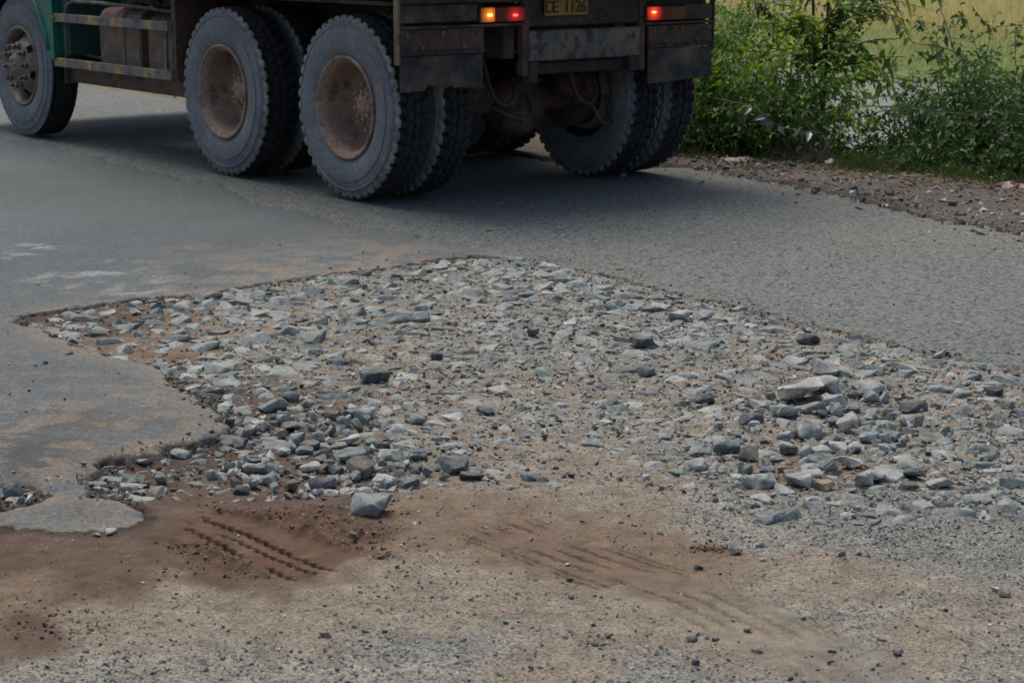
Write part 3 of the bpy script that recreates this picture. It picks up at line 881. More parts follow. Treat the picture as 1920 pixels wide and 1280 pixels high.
# hand-placed loose rocks: px, base py, width px, height px, material, label
HERO = [
 (697, 974, 90, 44, 'rock', 'large pale grey rock lying alone on the reddish dirt, nearest big rock'),
 (656, 1008, 24, 14, 'rock', 'small blue-grey stone just in front of the large lone rock'),
 (847, 890, 66, 46, 'rock_dark', 'dark upright pointed rock at the right end of the near stone heap'),
 (672, 890, 54, 50, 'rock_brown', 'brownish mossy wedge-shaped rock standing at the front of the near heap'),
 (294, 910, 38, 34, 'rock', 'squarish grey rock on the dark soil under the broken asphalt edge'),
 (487, 800, 42, 26, 'rock_pale', 'rounded whitish rock beside the corner of the broken asphalt'),
 (453, 921, 38, 22, 'rock_dark', 'dark angular stone at the front left corner of the near heap'),
 (507, 907, 56, 32, 'rock', 'wide grey rock at the front of the near heap, left of the mossy wedge'),
 (602, 912, 56, 28, 'rock_dark', 'long dark blue-grey rock lying at the front edge of the near heap'),
 (430, 880, 26, 28, 'rock', 'grey upright stone at the left end of the near heap'),
 (395, 893, 28, 24, 'rock', 'light grey stone at the far left end of the near heap'),
 (415, 900, 20, 26, 'rock_pale', 'narrow whitish stone standing between two grey ones at the left of the heap'),
 (445, 900, 24, 24, 'rock_brown', 'small brown stone leaning beside the narrow whitish stone'),
 (475, 880, 44, 26, 'rock', 'flat grey rock on the left side of the near heap'),
 (505, 876, 40, 22, 'rock', 'grey rock resting behind the wide front rock of the heap'),
 (480, 862, 28, 16, 'rock_dark', 'small dark greenish stone on top of the left of the heap'),
 (558, 826, 36, 28, 'rock', 'faceted blue-grey rock in the back of the near heap'),
 (580, 833, 38, 22, 'rock_brown', 'blocky brownish stone in the middle of the near heap'),
 (655, 830, 50, 30, 'rock_pale', 'broad pale slab on top of the near heap'),
 (616, 808, 26, 24, 'rock', 'grey cube-like stone near the back of the near heap'),
 (692, 835, 38, 32, 'rock', 'cracked grey rock right of the pale slab in the heap'),
 (720, 836, 24, 20, 'rock_dark', 'small dark cracked stone at the right of the pale slab'),
 (665, 862, 66, 34, 'rock', 'pyramid-shaped grey rock behind the mossy wedge'),
 (606, 850, 44, 20, 'rock', 'low grey rock at the centre of the near heap'),
 (583, 876, 46, 26, 'rock_pale', 'pale lumpy rock in front of the heap centre'),
 (630, 880, 30, 20, 'rock_dark', 'small dark stone left of the mossy wedge'),
 (725, 858, 46, 22, 'rock_pale', 'pale elongated rock at the right of the near heap'),
 (712, 882, 34, 18, 'rock_pale', 'light flat stone in front of the right end of the heap'),
 (745, 880, 40, 26, 'rock', 'grey rock between the light flat stone and the dark pointed rock'),
 (785, 862, 34, 18, 'rock', 'grey stone behind and left of the dark pointed rock'),
 (780, 878, 28, 14, 'rock_dark', 'low dark stone left of the dark pointed rock'),
 (622, 780, 34, 30, 'rock_brown', 'brown-tinged upright rock at the back of the near heap'),
 (688, 780, 48, 26, 'rock', 'grey block at the back right of the near heap'),
 (652, 793, 18, 26, 'rock_pale', 'slim pale upright stone at the back of the heap'),
 (548, 750, 44, 26, 'rock_dark', 'dark faceted rock left of the stone field centre'),
 (505, 768, 70, 30, 'rock', 'large flat blue-grey slab beside the asphalt corner'),
 (540, 806, 60, 22, 'rock', 'pair-like grey slab in front of the large flat slab'),
 (430, 798, 20, 24, 'rock_dark', 'dark broken asphalt lump at the corner of the asphalt edge'),
 (700, 717, 64, 30, 'rock_dark', 'dark glossy-edged rock among the stones left of centre'),
 (770, 808, 22, 10, 'rock_pale', 'little white pebble right of the near heap'),
 (335, 852, 40, 18, 'rock', 'grey flat stone under the broken asphalt edge'),
 (270, 866, 34, 14, 'rock', 'low grey stone tucked below the asphalt edge at the far left'),
 (620, 925, 34, 14, 'rock_pale', 'whitish peaked chip in front of the near heap'),
 (885, 902, 50, 18, 'rock_dark', 'flat dark stone half sunk right of the dark pointed rock'),
 (992, 903, 36, 18, 'rock', 'small blue stone half sunk in the sandy middle'),
 (1545, 712, 50, 34, 'rock_pale', 'blocky pale-topped rock standing behind the right heap'),
 (1510, 756, 70, 36, 'rock_pale', 'largest light grey boulder of the right heap'),
 (1550, 742, 56, 28, 'rock_pale', 'long pale rock lying between the boulder and the blocky rock'),
 (1632, 748, 48, 28, 'rock_pale', 'rounded light rock at the right end of the right heap'),
 (1608, 750, 34, 22, 'rock_brown', 'brownish-grey rock leaning on the rounded light rock'),
 (1576, 770, 46, 26, 'rock_pale', 'knobbly whitish rock in the middle of the right heap'),
 (1520, 778, 46, 22, 'rock', 'grey rock under the largest boulder'),
 (1594, 815, 34, 32, 'rock_pale', 'smooth white egg-shaped rock at the front of the right heap'),
 (1597, 782, 26, 20, 'rock', 'grey knob resting above the white egg-shaped rock'),
 (1514, 826, 48, 34, 'rock_pale', 'creased white rock at the front left of the right heap'),
 (1479, 826, 34, 20, 'rock_pale', 'round whitish stone left of the creased white rock'),
 (1410, 797, 48, 30, 'rock_dark', 'dark greenish boulder left of the right heap'),
 (1484, 788, 44, 22, 'rock', 'grey wedge between the dark greenish boulder and the heap'),
 (1465, 782, 36, 18, 'rock', 'grey flat rock next to the dark greenish boulder'),
 (1419, 764, 34, 18, 'rock_pale', 'whitish stone behind the dark greenish boulder'),
 (1325, 754, 42, 26, 'rock_dark', 'dark tilted rock at the left of the right heap'),
 (1365, 852, 52, 36, 'rock', 'big dull grey rock at the lower left of the right heap'),
 (1408, 866, 44, 36, 'rock_brown', 'brown-grey ridged rock next to the big dull grey one'),
 (1310, 852, 50, 20, 'rock', 'flat blue slab left of the big dull grey rock'),
 (1308, 880, 52, 22, 'rock', 'long greenish slab in front of the flat blue slab'),
 (1478, 850, 36, 24, 'rock_dark', 'blue-grey five-sided rock below the round whitish stone'),
 (1540, 854, 34, 18, 'rock_pale', 'pale stone right of the five-sided rock'),
 (1572, 848, 28, 20, 'rock_pale', 'pale leaning stone below the white egg-shaped rock'),
 (1565, 806, 34, 22, 'rock', 'striped grey rock left of the white egg-shaped rock'),
 (1540, 786, 28, 18, 'rock_dark', 'dark stone in the shaded gap of the right heap'),
 (1636, 833, 34, 22, 'rock', 'grey stone right of the white egg-shaped rock'),
 (1662, 833, 30, 18, 'rock', 'blunt grey stone on the right flank of the right heap'),
 (1545, 872, 46, 18, 'rock', 'long flat grey stone at the front of the right heap'),
 (1595, 878, 40, 26, 'rock_pale', 'light rough rock at the lower right of the right heap'),
 (1546, 918, 42, 26, 'rock_tan', 'ochre brown layered rock at the very front of the right heap'),
 (1505, 916, 50, 24, 'rock_pale', 'pale rock touching the ochre layered rock'),
 (1425, 918, 56, 32, 'rock', 'broad blue-grey rock at the front left of the right heap'),
 (1440, 895, 34, 24, 'rock_dark', 'dark speckled rock behind the broad blue-grey rock'),
 (1476, 886, 34, 20, 'rock_brown', 'brown-topped stone among the dirt of the right heap'),
 (1520, 882, 30, 12, 'rock', 'small smooth grey stone at the foot of the right heap'),
 (1528, 896, 38, 14, 'rock_pale', 'flat whitish stone just behind the ochre layered rock'),
 (1632, 905, 52, 20, 'rock', 'flat grey rock right of the ochre layered rock'),
 (1716, 902, 42, 28, 'rock_dark', 'dark bluish rock at the far right front of the stone field'),
 (1762, 918, 62, 26, 'rock', 'wide greenish grey slab at the lower right of the stone field'),
 (1715, 775, 60, 22, 'rock_dark', 'long dark rock right of the right heap'),
 (1720, 800, 24, 28, 'rock_pale', 'pale triangular standing stone right of the right heap'),
 (1866, 753, 40, 20, 'rock_dark', 'dark flat rock near the right border of the stone field'),
 (1693, 708, 42, 16, 'rock_pale', 'flat pale stone near the far right edge of the hole'),
 (1520, 656, 50, 24, 'rock_dark', 'dark crumbly rock behind the blocky pale-topped rock'),
 (1277, 610, 48, 24, 'rock_pale', 'bright whitish rock near the far edge of the stone field'),
 (1322, 606, 40, 22, 'rock_pale', 'light grey rock right of the bright whitish rock'),
 (1205, 655, 50, 28, 'rock_dark', 'dark blocky rock in the middle of the stone field'),
 (1212, 702, 36, 24, 'rock_dark', 'dark split rock in front of the dark blocky rock'),
 (1000, 635, 24, 20, 'rock_dark', 'small black upright stone at the centre of the stone field'),
 (820, 674, 26, 20, 'rock_dark', 'thin dark shard sticking up left of the centre'),
 (1245, 822, 30, 14, 'rock', 'lone grey stone in the sand before the right heap'),
 (786, 790, 40, 20, 'rock', 'grey stone right behind the near heap'),
 (905, 778, 44, 20, 'rock_dark', 'dark and brown rock in the sandy gap right of the near heap'),
 (85, 699, 10, 10, 'rock_dark', 'small dark cube of stone lying on the smooth asphalt'),
 (128, 681, 18, 11, 'rock_brown', 'small tan block lying on the smooth asphalt beside a dark one'),
 (66, 703, 10, 7, 'rock_dark', 'tiny dark pebble left of the dark cube on the asphalt'),
 (1380, 1041, 26, 15, 'rock_dark', 'dark pebble sitting on the gritty sand right of the faint tyre print'),
 (1311, 1070, 20, 13, 'rock_dark', 'grey pebble at the edge of the faint tyre print'),
 (1428, 1028, 22, 12, 'rock', 'bluish pebble right of the dark pebble on the gritty sand'),
 (1432, 1051, 14, 9, 'rock', 'small grey pebble below the bluish pebble'),
 (1404, 1186, 18, 13, 'rock', 'blue pebble in the lower right sand'),
 (1298, 1203, 22, 13, 'rock_dark', 'dark wedge pebble in the lower sand right of centre'),
 (1342, 1203, 16, 10, 'rock_dark', 'small dark pebble right of the wedge pebble'),
 (1422, 1226, 26, 14, 'rock', 'flat grey pebble near the bottom right of centre'),
 (1561, 1226, 18, 12, 'rock', 'grey rounded pebble in the bottom right gravel'),
 (1560, 1248, 18, 12, 'rock_dark', 'dark rounded pebble nearest the bottom right'),
 (1682, 1232, 22, 16, 'rock_dark', 'dark upright pebble in the bottom right gravel'),
 (1305, 1247, 18, 14, 'rock_dark', 'dark chip at the bottom right of centre'),
 (1069, 1091, 14, 10, 'rock_dark', 'dark pebble between the two tyre prints'),
 (1071, 1122, 14, 10, 'rock_dark', 'dark speck of stone in the sand below the faint print'),
 (907, 992, 16, 8, 'rock_pale', 'whitish pebble beside the head of the faint tyre print'),
 (1062, 1056, 20, 8, 'rock_pale', 'thin pale chip pressed into the faint tyre print'),
 (160, 1228, 14, 9, 'rock_dark', 'dark pebble in the sand at the bottom left'),
 (206, 1020, 26, 14, 'rock_pale', 'white flat shard on the reddish dirt at the left'),
 (180, 1022, 18, 8, 'rock_pale', 'small pale shard touching the white flat shard'),
 (1115, 1210, 16, 10, 'rock_dark', 'dark pebble near the bottom centre'),
 (948, 1172, 12, 8, 'rock_dark', 'dark pebble beside the pink ribbon scrap'),
 (1885, 1120, 26, 14, 'rock_brown', 'brownish pebble by the right border'),
]
hero_xy = []
for i, (px, py, wp, hp, mk, lab) in enumerate(HERO):
    x, y = at(px, py, -0.02)
    d = y / math.cos(PITCH) * 1.02
    W = wp * d / FPX; Hm = hp * d / FPX
    if 1400 < px < 1700 and 700 < py < 930 and mk in ('rock_pale', 'rock'):
        W *= 1.3; Hm *= 1.35
    dep = min(W * random.uniform(0.6, 0.85), Hm * 2.2)
    Hh = max((Hm - dep * 0.27) / 0.95, 0.42 * min(W, Hm * 2))
    y += dep / 2
    on_patch = px < 140 and py < 720
    z0 = 0.008 if on_patch else ground_z(x, y)
    hero_xy.append((x, y, W / 2))
    me = TPL_RICH[mk][(i * 5) % len(TPL_RICH[mk])]
    nm = 'rock' if wp > 30 else ('stone' if wp > 18 else 'pebble')
    o = bpy.data.objects.new(nm, me)
    col.objects.link(o)
    o.scale = (W * 1.02, dep * 1.05, Hh * (1.12 if not on_patch else 1.0))
    heap = (440 < px < 800 and 780 < py < 912) or (1440 < px < 1680 and 730 < py < 925)
    o.location = (x, y, z0 - Hh * (0.06 if heap else 0.12) * (0 if on_patch else 1))
    o.rotation_euler = (random.uniform(-.08, .08), random.uniform(-.1, .1), random.uniform(-.35, .35) + (math.pi if i % 2 else 0))
    tag(o, lab, 'stone' if nm != 'rock' else 'rock')

# stones of the laid bare road base
DENS = [(900, 520, 1), (700, 560, .95), (1200, 600, .9), (450, 700, .85), (1000, 620, .9), (1500, 650, .85), (1700, 700, .8), (560, 780, 1), (1500, 800, 1), (1800, 800, .9),
        (1400, 870, .9), (750, 850, .8), (250, 640, .08), (330, 615, .25), (900, 790, .35), (1100, 780, .35), (1000, 880, .12), (700, 650, .5), (1150, 860, .22), (1300, 700, .5), (1000, 720, .45), (1150, 730, .4), (900, 730, .5), (1230, 830, .35), (1700, 760, .6), (1330, 700, .5),
        (1300, 780, .45), (1600, 960, .35), (1850, 900, .6), (400, 850, .25), (300, 880, .35), (500, 940, .05), (600, 600, .75), (850, 700, .8), (1050, 700, .8), (1200, 930, .08), (150, 605, .7), (300, 580, .8),
        (450, 570, .95), (640, 690, .8), (1800, 700, .8), (1750, 940, .35), (1350, 930, .35), (900, 880, .2)]
DW = [at(a, b) for a, b, c in DENS]; DV = [c for a, b, c in DENS]
STONES = [at(*p) for p in [(190, 925), (166, 890), (205, 862), (335, 834), (430, 810), (422, 776), (350, 728), (285, 690), (180, 668), (100, 640), (42, 604), (100, 588), (250, 569), (420, 548), (600, 521), (760, 503),
          (900, 486), (960, 486), (1060, 503), (1300, 559), (1500, 608), (1700, 653), (1920, 700), (2300, 778), (2400, 950), (2000, 960), (1750, 965), (1500, 970), (1300, 925), (1100, 890), (900, 908), (700, 905), (450, 928)]]
cell = 0.05
buck = {}


def free(x, y, r):
    for gx_ in range(int((x - r - .12) // cell), int((x + r + .12) // cell) + 1):
        for gy_ in range(int((y - r - .12) // cell), int((y + r + .12) // cell) + 1):
            for (a, b, q) in buck.get((gx_, gy_), ()):
                if (a - x) ** 2 + (b - y) ** 2 < (0.80 * (q + r)) ** 2: return False
    return True


for (x, y, r) in hero_xy: buck.setdefault((int(x // cell), int(y // cell)), []).append((x, y, r * 0.8))
xs = [p[0] for p in STONES]; ys = [p[1] for p in STONES]
N_try = 60000
cx_ = rng.uniform(min(xs), max(xs), N_try); cy_ = rng.uniform(min(ys), max(ys), N_try)
okp = inpoly(cx_, cy_, STONES) & (asph_mask(cx_, cy_) < -0.012)
den = idw(cx_, cy_, DW, DV, 3.0, 0.05) + 0.25 * fbm(cx_, cy_, 0.35, 2, 202)
tries = [(cx_[i], cy_[i], den[i]) for i in range(N_try) if okp[i]]
placed = []
for k, (x, y, dn) in enumerate(tries):
    t = k / len(tries)
    if random.random() > dn ** 1.3: continue
    big = 0.050 if y > 6.5 else 0.042
    r = (big * (1 - t) ** 1.9 + 0.008) * random.uniform(0.65, 1.3)
    if not free(x, y, r): continue
    buck.setdefault((int(x // cell), int(y // cell)), []).append((x, y, r))
    placed.append((x, y, r))
MIDC = at(1000, 730)


def dist_mid(x, y):
    return math.hypot((x - MIDC[0]) / 1.0, (y - MIDC[1]) / 1.4)


vis = [p for p in placed if abs(p[0]) < p[1] * 0.2715]
vis.sort(key=lambda p: -p[2] / p[1])
top = set(vis[:300])
rest = []
for (x, y, r) in placed:
    sx = 2 * r * random.uniform(0.95, 1.3); sy = 2 * r * random.uniform(0.7, 1.1)
    rz = random.uniform(-0.6, 0.6)
    hgt = r * random.uniform(0.9, 1.5)
    pr = hgt * random.uniform(0.16, 0.42) * (0.72 if dist_mid(x, y) < 1 else 1)
    z = ground_z(x, y) - (hgt - pr)
    tx, ty = random.uniform(-.18, .18), random.uniform(-.22, .10)
    if (x, y, r) in top:
        u = random.random()
        mk = 'rock' if u < 0.9 else ('rock_pale' if u < 0.95 else 'rock_dark')
        o = bpy.data.objects.new('stone', random.choice(TPL_RICH[mk]))
        col.objects.link(o)
        o.parent = soil
        o.location = (x, y, z)
        o.scale = (sx, sy, hgt)
        o.rotation_euler = (ty, -tx, rz + random.choice((0, math.pi)))
    else:
        rest.append((x, y, z, sx, sy, hgt, rz + random.choice((0, math.pi)), tx, ty))
st = scatter_mesh('small_stones', LOW, rest, M['rock_stuff'])
st.parent = soil
tag(st, kind='stuff')

# small filler stones lying loose in the two heaps
def heap(poly, n, lab, grp):
    P = [at(*p) for p in poly]
    xs = [p[0] for p in P]; ys = [p[1] for p in P]
    c = 0
    while c < n:
        x = random.uniform(min(xs), max(xs)); y = random.uniform(min(ys), max(ys))
        if not inpoly(np.array([x]), np.array([y]), P)[0]: continue
        r = random.uniform(0.012, 0.03)
        if any((a - x) ** 2 + (b - y) ** 2 < (0.6 * q + 0.8 * r) ** 2 for a, b, q in hero_xy): continue
        hero_xy.append((x, y, r))
        u = random.random()
        mk = 'rock' if u < 0.6 else ('rock_pale' if u < 0.88 else 'rock_brown')
        o = bpy.data.objects.new('stone', random.choice(TPL_RICH[mk]))
        col.objects.link(o)
        o.location = (x, y, ground_z(x, y) + random.uniform(-0.006, 0.006))
        o.scale = (2 * r * random.uniform(.9, 1.3), 2 * r * random.uniform(.7, 1), 1.5 * r * random.uniform(.7, 1.2))
        o.rotation_euler = (random.uniform(-.4, .4), random.uniform(-.4, .4), random.uniform(0, 6.3))
        tag(o, lab, 'stone', grp)
        c += 1


heap([(430, 900), (450, 800), (560, 740), (700, 750), (760, 830), (860, 880), (700, 915), (520, 918)], 80,
     'small loose stone filling a gap between the larger rocks of the near left heap', 'small loose stones of the near left heap')
heap([(1330, 800), (1400, 740), (1500, 720), (1680, 740), (1720, 850), (1640, 920), (1460, 925), (1350, 880)], 60,
     'small loose stone filling a gap between the larger rocks of the right heap', 'small loose stones of the right heap')
heap([(-60, 936), (-60, 915), (10, 912), (70, 910), (85, 918), (70, 934)], 12, 'small pale stone inside the little hole in the asphalt at the left', 'stones in the little asphalt hole')

# ------------------------------------------------------------------ gravel and crumbs (nobody could count them)
GD = {'r': 0.08, 'd': 0.35, 't': 0.32, 'g': 0.6, 'k': 1.15, 'b': 0.22}
n_g = 120000
yy = rng.uniform(3.3, 9.2, n_g)
yy = 3.3 + (yy - 3.3) ** 1.25 / (5.9 ** 0.25)
xx = rng.uniform(-1, 1, n_g) * (yy * 0.29 + 0.15)
amk = asph_mask(xx, yy)
wx = xx + fbm(xx, yy, 0.25, 3, 31) * 0.10; wy = yy + fbm(xx, yy, 0.25, 3, 47) * 0.16
gden = idw(wx, wy, CPW, [GD[c] for a, b, c in CP], 4.0, 0.03) * (0.75 + 0.7 * fbm(xx, yy, 0.2, 3, 111))
gden = np.where(amk > 0, 0.012, gden)
s1g, o1g, _ = along(xx, yy, TR)
s2g, o2g, _ = along(xx, yy, TR2)
gden = np.where(np.abs(o1g) < 0.14, gden * 0.1, gden)
gden = np.where((np.abs(o2g) < 0.13) & (s2g < 1.2), gden * 0.25, gden)
items = []
bedc = []
uu = rng.random(n_g)
for i in range(n_g):
    if uu[i] > gden[i] * (0.55 if yy[i] < 4.5 else .75): continue
    r = 0.0017 + 0.0040 * random.random() ** 2.6 + (0.007 * random.random() if random.random() < 0.04 else 0)
    if yy[i] > 6: r *= 1.35
    z = (0.003 if amk[i] > 0 and xx[i] > 0 else 0.012 if amk[i] > 0 else ground_z(xx[i], yy[i])) - r * 0.4
    items.append((xx[i], yy[i], z, 2 * r * random.uniform(.8, 1.4), 2 * r, 1.5 * r, random.uniform(0, 6.28), 0, 0))
# chips between the stones of the bared base
for i in range(14000):
    px, py = random.uniform(60, 1960), random.uniform(490, 960)
    x, y = at(px, py, -.015)
    items_ok = True
    r = 0.003 + 0.0085 * random.random() ** 1.8
    bedc.append((x, y, r))
bx_ = np.array([q[0] for q in bedc]); by_ = np.array([q[1] for q in bedc])
okb = inpoly(bx_, by_, STONES) & (asph_mask(bx_, by_) < -.006) & (idw(bx_, by_, DW, DV, 3.0, .05) + .4 * fbm(bx_, by_, .2, 3, 404) > rng.random(len(bx_)) * .9)
for k_ in np.nonzero(okb)[0]:
    x, y, r = bedc[k_]
    items.append((x, y, ground_z(x, y) - r * .3, 2.2 * r * random.uniform(.8, 1.5), 2 * r, 1.5 * r, random.uniform(0, 6.28), 0, 0))
# verge gravel by the far road edge
for i in range(1500):
    px = random.uniform(1040, 2020)
    t = (px - 1290) / 630
    y0 = 311 + t * 129 if px > 1290 else 305
    y1 = 293 + max(t, 0) * 54
    py = random.uniform(min(y1 - 6, y0 - 4), y0 + 4) if random.random() < 0.93 else y0 + random.expovariate(1 / 14.0)
    x, y = at(px, py)
    r = 0.006 + 0.017 * random.random() ** 3
    items.append((x, y, (ground_z(x, y) if py < y0 else 0.0) - r * .3, 2 * r * random.uniform(.9, 1.4), 2 * r, 1.3 * r, random.uniform(0, 6.28), 0, 0))
for i in range(60):                 # strip seen under the truck
    x, y = at(random.uniform(230, 400), random.uniform(165, 192))
    r = 0.009 * random.uniform(.5, 1.4)
    items.append((x, y, -0.01, 3 * r, 2 * r, 1.3 * r, random.uniform(0, 6.28), 0, 0))
gr = scatter_mesh('gravel', PEB, items, M['pebble'])
tag(gr, 'fine grey gravel strewn over the dirt and the road verge', 'gravel', kind='stuff')
# broken crumbs of asphalt along the torn edges
items = []
for seq, n_, dens in ((HOLE[7:17], 700, .03), (HOLE[17:32], 900, .03), (EDGE[1:7], 1500, .07), (SMALL_HOLE, 60, .02)):
    segs = [(seq[i], seq[i + 1], math.hypot(seq[i + 1][0] - seq[i][0], seq[i + 1][1] - seq[i][1])) for i in range(len(seq) - 1)]
    tot = sum(q[2] for q in segs)
    for (a, b_, L_) in segs:
        for k in range(int(n_ * L_ / tot)):
            t = random.random()
            x = a[0] + (b_[0] - a[0]) * t + random.gauss(0, dens); y = a[1] + (b_[1] - a[1]) * t + random.gauss(0, dens * 1.3)
            if not (3.5 < y < 14): continue
            m_ = float(asph_mask(np.array([x]), np.array([y]))[0])
            if m_ > 0 and random.random() < .75: continue
            r = 0.0025 + 0.008 * random.random() ** 3
            items.append((x, y, (0.001 if m_ > 0.01 else ground_z(x, y)) - r * .2, 2.4 * r, 2 * r, 1.7 * r, random.uniform(0, 6.28), random.uniform(-.3, .3), random.uniform(-.3, .3)))
M['crumb'] = mat_island('asphalt_crumb', [(0, (0.07, 0.068, 0.065)), (.6, (0.13, 0.125, 0.115)), (1, (0.24, 0.22, 0.19))])
tag(scatter_mesh('asphalt_crumbs', PEB, items, M['crumb']), 'dark asphalt crumbs strewn along the torn edges of the road', 'rubble', kind='stuff')
# soil crumbs in the turned red dirt
items = []
for i in range(1300):
    px, py = random.uniform(290, 800), random.uniform(915, 1095)
    x, y = at(px, py, -0.015)
    if not inpoly(np.array([x]), np.array([y]), ROUGH_C)[0] and random.random() < 0.85: continue
    r = 0.002 + 0.0055 * random.random() ** 2.5
    if abs(along(np.array([x]), np.array([y]), TR)[1][0]) < .13: continue
    items.append((x, y, ground_z(x, y) - r * .3, 2.4 * r, 2 * r, 1.6 * r, random.uniform(0, 6.28), 0, 0))
for q in [(230, 890, 150, 30), (440, 830, 60, 50), (1330, 1028, 40, 8), (100, 1180, 120, 40)]:
    for i in range(110):
        x, y = at(q[0] + random.gauss(0, q[2] / 2), q[1] + random.gauss(0, q[3] / 2), -0.02)
        r = 0.002 + 0.0045 * random.random() ** 2.5
        if float(asph_mask(np.array([x]), np.array([y]))[0]) > 0: continue
        items.append((x, y, ground_z(x, y) - r * .3, 2.4 * r, 2 * r, 1.6 * r, random.uniform(0, 6.28), 0, 0))
cr = scatter_mesh('soil_crumbs', PEB, items, M['clod'])
tag(cr, 'loose reddish soil crumbs around the deep tyre print', 'soil', kind='stuff')

# ------------------------------------------------------------------ dump truck
TA = 0.66834
TRK = (-0.9620, 10.781)
M['rubber'] = simple_mat('rubber_dusty', (0.105, 0.125, 0.145), 0.72, 0, (0.20, 0.22, 0.235), 2.6, 0.3, (0.36, 0.64), (0.19, 0.18, 0.16))
M['lug'] = simple_mat('lug_dust', (0.17, 0.165, 0.15), 0.85, 0, (0.30, 0.28, 0.245), 9.0, 0.3)
M['tread'] = simple_mat('rubber_tread', (0.016, 0.018, 0.021), 0.85, 0, (0.032, 0.034, 0.037), 6.0, 0.3)
M['rim'] = simple_mat('rim_dust', (0.22, 0.145, 0.105), 0.7, 0, (0.37, 0.265, 0.195), 3.0, 0.25, (0.35, 0.65), (0.17, 0.095, 0.062))
M['rim_dark'] = simple_mat('rim_inside', (0.115, 0.082, 0.066), 0.8, 0, (0.17, 0.125, 0.10), 5.0, 0.3)
M['hub'] = simple_mat('hub_grease', (0.34, 0.20, 0.13), 0.55, 0.0, (0.55, 0.42, 0.33), 9.0, 0.4, (0.4, 0.6), (0.34, 0.13, 0.06))
M['hubgrey'] = simple_mat('front_wheel_steel', (0.13, 0.12, 0.11), 0.5, 0.3, (0.27, 0.245, 0.215), 7.0, 0.4, (0.38, 0.6), (0.20, 0.105, 0.06))
M['chassis'] = simple_mat('chassis_dirty', (0.03, 0.028, 0.027), 0.8, 0, (0.075, 0.058, 0.046), 4.0, 0.4)
M['rust'] = simple_mat('rusty_brown', (0.085, 0.05, 0.036), 0.8, 0, (0.15, 0.095, 0.068), 6.0, 0.4, (0.4, 0.65), (0.05, 0.035, 0.03))
M['flap'] = simple_mat('flap_rubber', (0.028, 0.031, 0.034), 0.85, 0, (0.20, 0.15, 0.115), 3.6, 0.4, (0.42, 0.72))
M['flap_up'] = simple_mat('flap_rusty_plate', (0.085, 0.05, 0.04), 0.85, 0, (0.14, 0.085, 0.06), 5.5, 0.4, (0.4, 0.7), (0.03, 0.034, 0.038))
M['green'] = simple_mat('green_paint', (0.008, 0.13, 0.095), 0.38, 0, (0.012, 0.17, 0.125), 2.2, 0.05, (0.4, 0.7))
M['green_dark'] = simple_mat('green_paint_dark', (0.008, 0.075, 0.06), 0.6, 0, (0.02, 0.06, 0.05), 3.2, 0.1, (0.4, 0.7))  # darker, duller green for the inward rear panel and bumper
M['tank'] = simple_mat('tank_rusty', (0.075, 0.075, 0.085), 0.6, 0.15, (0.17, 0.10, 0.07), 3.6, 0.35, (0.4, 0.58), (0.20, 0.155, 0.12))
M['strap'] = simple_mat('tank_strap', (0.20, 0.15, 0.10), 0.7, 0, (0.12, 0.08, 0.055), 8.0, 0.3)
M['body'] = simple_mat('tipper_body', (0.07, 0.045, 0.033), 0.75, 0, (0.16, 0.10, 0.07), 3.0, 0.3, (0.4, 0.65), (0.07, 0.045, 0.035))
M['steel'] = simple_mat('bar_steel', (0.11, 0.112, 0.11), 0.7, 0.1, (0.19, 0.165, 0.135), 6.0, 0.3, (0.42, 0.6), (0.045, 0.04, 0.04))
M['hose'] = simple_mat('hose', (0.05, 0.045, 0.04), 0.7, 0, (0.09, 0.075, 0.06), 9.0)
M['glass'] = simple_mat('dark_glass', (0.01, 0.012, 0.012), 0.1)


def mat_rail():
    """steel rail with hand painted yellow blotches, mostly worn off"""
    m, nt, bs = new_mat('guard_rail_paint')
    tc = N(nt, 'ShaderNodeTexCoord').outputs['Object']
    n1 = noise(nt, tc, 9, 6, 0.7)
    c = ramp(nt, [(0.36, (0.06, 0.065, 0.085)), (0.5, (0.15, 0.145, 0.145)), (0.62, (0.21, 0.16, 0.11))], n1).outputs[0]
    w_ = N(nt, 'ShaderNodeTexWave'); w_.wave_type = 'BANDS'; w_.bands_direction = 'X'
    w_.inputs['Scale'].default_value = 0.72; w_.inputs['Distortion'].default_value = 5.0; w_.inputs['Detail'].default_value = 4; w_.inputs['Detail Scale'].default_value = 2.0
    w_.inputs['Phase Offset'].default_value = 1.2
    nt.links.new(tc, w_.inputs['Vector'])
    f = ramp(nt, [(0.62, (0, 0, 0)), (0.80, (0.8,) * 3)], w_.outputs['Fac']).outputs[0]
    g = ramp(nt, [(0.44, (0, 0, 0)), (0.60, (1, 1, 1))], noise(nt, tc, 12, 5, 0.75)).outputs[0]
    f = mixc(nt, 1.0, f, g, 'MULTIPLY')
    c = mixc(nt, f, c, (0.50, 0.36, 0.035))
    nt.links.new(c, bs.inputs['Base Color'])
    bs.inputs['Roughness'].default_value = 0.6
    return m


M['rail'] = mat_rail()


def emis(name, c, s, base=None):
    m, nt, bs = new_mat(name)
    bs.inputs['Base Color'].default_value = (*(base or c), 1)
    bs.inputs['Emission Color'].default_value = (*c, 1)
    bs.inputs['Emission Strength'].default_value = s
    bs.inputs['Roughness'].default_value = 0.35
    return m


